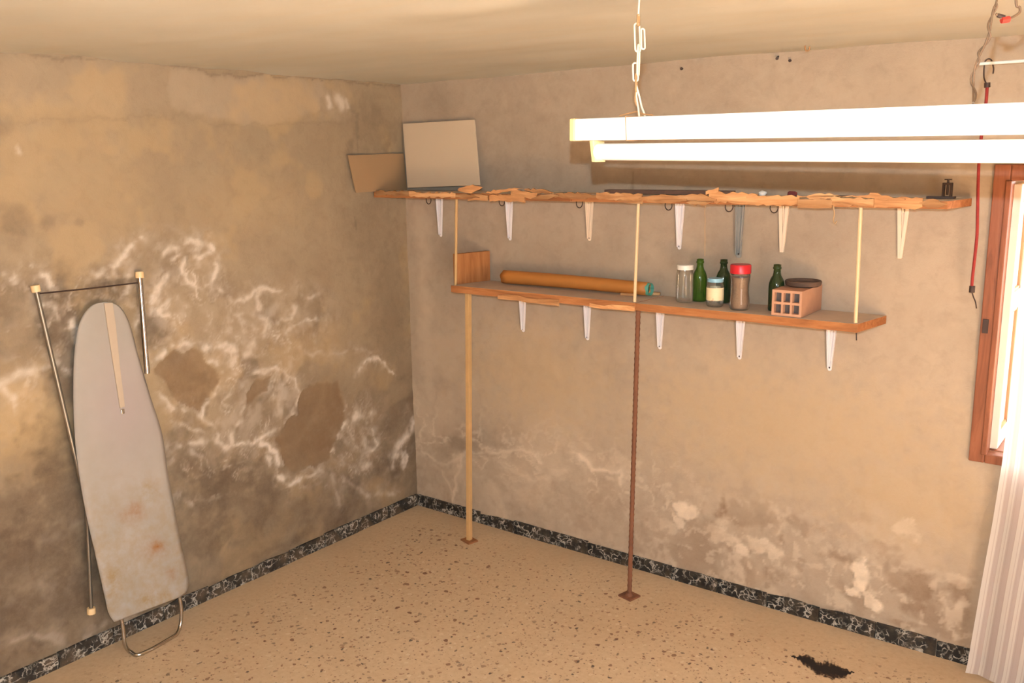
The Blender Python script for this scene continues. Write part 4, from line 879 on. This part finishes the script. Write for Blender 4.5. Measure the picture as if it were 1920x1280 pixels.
# flex and connector above the far end of the light
dp = 1.60
ca_ = thing('power_flex', 'brown twisted flex with a red connector hanging above the light', 'cable', fx(.80, .04, .01))
cpts = [(1872, -12), (1862, 20), (1856, 55), (1848, 80), (1836, 106), (1827, 130), (1825, 165)]
pp = [atd(x, y, dp) for x, y in cpts]; u0 = pp[0].copy(); u0[2] = 2.315; u0 += RT * .012
endp = fx(.868, .045, .004); 
main = bez([u0] + pp + [endp], 6)
MB().tube(main, .0020, 7).build('flex', M['cable'], ca_, True)
tw = [p + .0045 * (RT * math.cos(i * .55) + FW * math.sin(i * .55)) for i, p in enumerate(main)]; MB().tube(tw[8:], .0018, 6).build('flex', M['cable'], ca_, True)
lp = [atd(x, y, dp) for x, y in ((1867, 26), (1874, 30), (1884, 38), (1897, 33), (1911, 24), (1912, 14), (1905, -5))]; u1 = lp[-1].copy(); u1[2] = 2.315
MB().tube(bez(lp + [u1], 5), .0022, 6).build('loose_wire', M['cable'], ca_, True)
c0 = atd(1885, 37, dp); d_ = (atd(1892, 36, dp) - c0); d_ /= np.linalg.norm(d_)
MB().tube([c0 - d_ * .007, c0 + d_ * .007], .0055, 8).build('connector', M['red_plastic'], ca_, True)
c0 = atd(1877, 31, dp); MB().tube([c0 - d_ * .006 + UP * .003, c0 + d_ * .006 - UP * .002], .0038, 8).build('tape', M['dark_metal'], ca_, True)

# ------------------------------------------------------------------ curtain rod, bungee cord, curtain
RYv, RZ = -.085, at(1833, 120, 1, -.085)[2]; rx0 = at(1833, 120, 1, RYv)[0]
cr = thing('curtain_rod', 'thin white curtain rod over the window', 'curtain rod', (rx0 + .55, RYv, RZ))
MB().tube([(rx0, RYv, RZ), (rx0 + 1.2, RYv, RZ + .004)], .0055, 10).build('rod', M['white_metal'], cr, True)
for xx in (rx0 + .22, rx0 + 1.1): MB().tube([(xx, 0.004, RZ + .002), (xx, RYv - .006, RZ + .002), (xx, RYv - .006, RZ + .010)], .004, 8).build('rod_holder', M['white_metal'], cr, True)
bg_ = thing('bungee_cord', 'red bungee cord hanging by its hook from the curtain rod', 'bungee cord', at(1822, 545, 1, RYv))
B = lambda px, py: at(px, py, 1, RYv)
hc = B(1853, 119); hx = hc[0]
hkp = [B(1862, 138), B(1863, 128)] + [np.array((hx + .0105 * math.cos(a_), RYv, RZ + .002 + .012 * math.sin(a_))) for a_ in np.linspace(.3, PI - .3, 7)] + [B(1845, 128), B(1845, 145), B(1849, 156), B(1852, 162)]
MB().tube(bez(hkp, 3), .0024, 7).build('hook', M['dark_metal'], bg_, True)
MB().tube([B(1851, 155), B(1851, 164)], .0095, 10).build('hook_socket', M['dark_metal'], bg_, True)
cp_ = bez([B(x, y) for x, y in ((1851, 163), (1849, 190), (1842, 240), (1836, 300), (1834, 350), (1833, 400), (1832, 440), (1828, 480), (1824, 515), (1822, 540))], 5)
MB().tube(cp_, .0052, 9).build('cord', M['bungee'], bg_, True)
MB().tube([B(1823, 536), B(1822, 548)], .0095, 10).build('end_knot', M['dark_metal'], bg_, True)
MB().tube(bez([B(1822, 546), B(1825, 556), B(1829, 566), B(1831, 578)], 4), .0022, 6).build('end_hook', M['dark_metal'], bg_, True)
# curtain
edge = [(.012, 2.848), (.045, 2.852), (.387, 2.873), (.617, 2.889), (.84, 2.901), (.975, 2.904), (1.42, 2.905), (1.9, 2.915), (RZ - .01, 2.925)]
ez_ = np.array([e[0] for e in edge]); exx = np.array([e[1] for e in edge])
nu, nz = 150, 60; vs = []; ac = []
for j in range(nz + 1):
    z = .012 + (RZ - .012 - .012) * j / nz; xl = np.interp(z, ez_, exx); spread = .78 + .06 * (1 - z / RZ)
    for i in range(nu + 1):
        u = i / nu; amp = (.007 + .004 * (1 - z / RZ)) * min(1, u * 12 + .25)
        y = RYv - .002 + amp * math.sin(u * 34 + .7 * math.sin(z * 2.0 + u * 9)) + .004 * math.sin(u * 23 + z * 3)
        if z > RZ - .06: y = RYv + (y - RYv) * .8
        vs.append((xl + spread * u + .003 * math.sin(u * 68), min(y, -.036), z)); ac.append(u)
b = MB(); b.add(vs, [(j * (nu + 1) + i, j * (nu + 1) + i + 1, (j + 1) * (nu + 1) + i + 1, (j + 1) * (nu + 1) + i) for j in range(nz) for i in range(nu)])
cu = b.build('curtain', M['curtain'], None, 'all', org=(3.25, RYv, 0)); tag(cu, 'pale striped fabric curtain hanging in front of the window', 'curtain')
t_ = cu.data.attributes.new('across', 'FLOAT', 'POINT'); t_.data.foreach_set('value', np.array(ac, np.float32))

# ------------------------------------------------------------------ small marks: nails, plug holes, soot
def nail(px, py, label, L=.022, tilt=(0.0, 0.0)):
    p = at(px, py, 1, 0.0); q = p + np.array((tilt[0], -L, tilt[1])); p[1] = .012
    b = MB().tube([p, q], .0035, 8); b.tube([q, q + (q - p) / np.linalg.norm(q - p) * .003], .006, 8); tag(b.build('nail', M['dark_metal'], None, True, org=p), label, 'nail')
nail(1458, 104, 'dark nail sticking out of the wall just under the ceiling', .035, (.012, -.014)); nail(1280, 129, 'dark nail head high on the wall above the light', .010); nail(1483, 114, 'dark nail head beside the protruding nail under the ceiling', .010)
q = at(1510, 82, 2, 2.297); h = [np.array((q[0], q[1], 2.31)), np.array((q[0], q[1], 2.285))] + [np.array((q[0] + .008 - .008 * math.cos(a_), q[1], 2.282 - .010 * math.sin(a_))) for a_ in np.linspace(0, 3.6, 7)]
tag(MB().tube(h, .0026, 6).build('ceiling_hook', M['rustwire'], None, True, org=q), 'small wire hook in the ceiling above the upper shelf', 'hook')
q = at(1605, 626, 1, SY + .01); tag(MB().tube([(q[0], SY + .012, Z1b - .0005), (q[0] + .003, SY + .010, Z1b - .030)], .0022, 6).build('bent_nail', M['dark_metal'], None, True), 'nail poking out below the lower shelf end', 'nail')
# soot stain on the terrazzo: ragged film with streaked rim
def fpt(px, py): return at(px, py, 2, 0.0)
rs = random.Random(4); up_, dn = [], []; NS = 46
for i in range(NS + 1):
    t = i / NS; px = 1482 + 120 * t
    yu = np.interp(t, [0, .15, .28, .4, .52, .65, .78, .9, 1], [1228, 1229, 1228, 1238, 1243, 1240, 1249, 1256, 1260]); yd = np.interp(t, [0, .12, .22, .35, .5, .65, .8, .92, 1], [1231, 1238, 1247, 1258, 1268, 1273, 1271, 1265, 1262])
    up_.append(fpt(px + rs.uniform(-1, 1), yu + rs.uniform(-2.2, 2.2))); dn.append(fpt(px + rs.uniform(-1, 1), yd + rs.uniform(-2.5, 2.5)))
vs = []; ea = []; NC = 12
for p, q in zip(up_, dn):
    for k in range(NC + 1):
        u = -1.25 + 2.5 * k / NC; m_ = (p + q) / 2 + (q - p) / 2 * u; vs.append((m_[0], m_[1], .0006)); i = len(vs) // (NC + 1); ea.append(min(1.5, abs(u) + max(0, .18 - min(i, NS - i) / NS) * 3))
b = MB(); b.add(vs, [(i * (NC + 1) + k, i * (NC + 1) + k + 1, (i + 1) * (NC + 1) + k + 1, (i + 1) * (NC + 1) + k) for i in range(NS) for k in range(NC)])
t = NT('soot_film'); v = t.coord((1, 1, 1)); e_ = t.n('ShaderNodeAttribute', attribute_name='rim').outputs[2]; nz_ = t.noise(v, 55, 5, 0.7, 0.5)
k_ = t.math('ADD', e_, t.rng(nz_, 0.25, 0.75, -0.45, 0.45)); t.base(t.mix(t.rng(k_, 0.5, 1.0), lin((22, 17, 14)), lin((84, 56, 38)))).put('Roughness', 0.9)
t.put('Alpha', t.rng(k_, 0.75, 1.12, 1, 0))
so = b.build('soot_stain', t.m, None, org=(vs[0][0], vs[0][1], 0)); tag(so, 'black ragged soot stain on the terrazzo floor', 'stain')
r_ = so.data.attributes.new('rim', 'FLOAT', 'POINT'); r_.data.foreach_set('value', np.array(ea, np.float32))
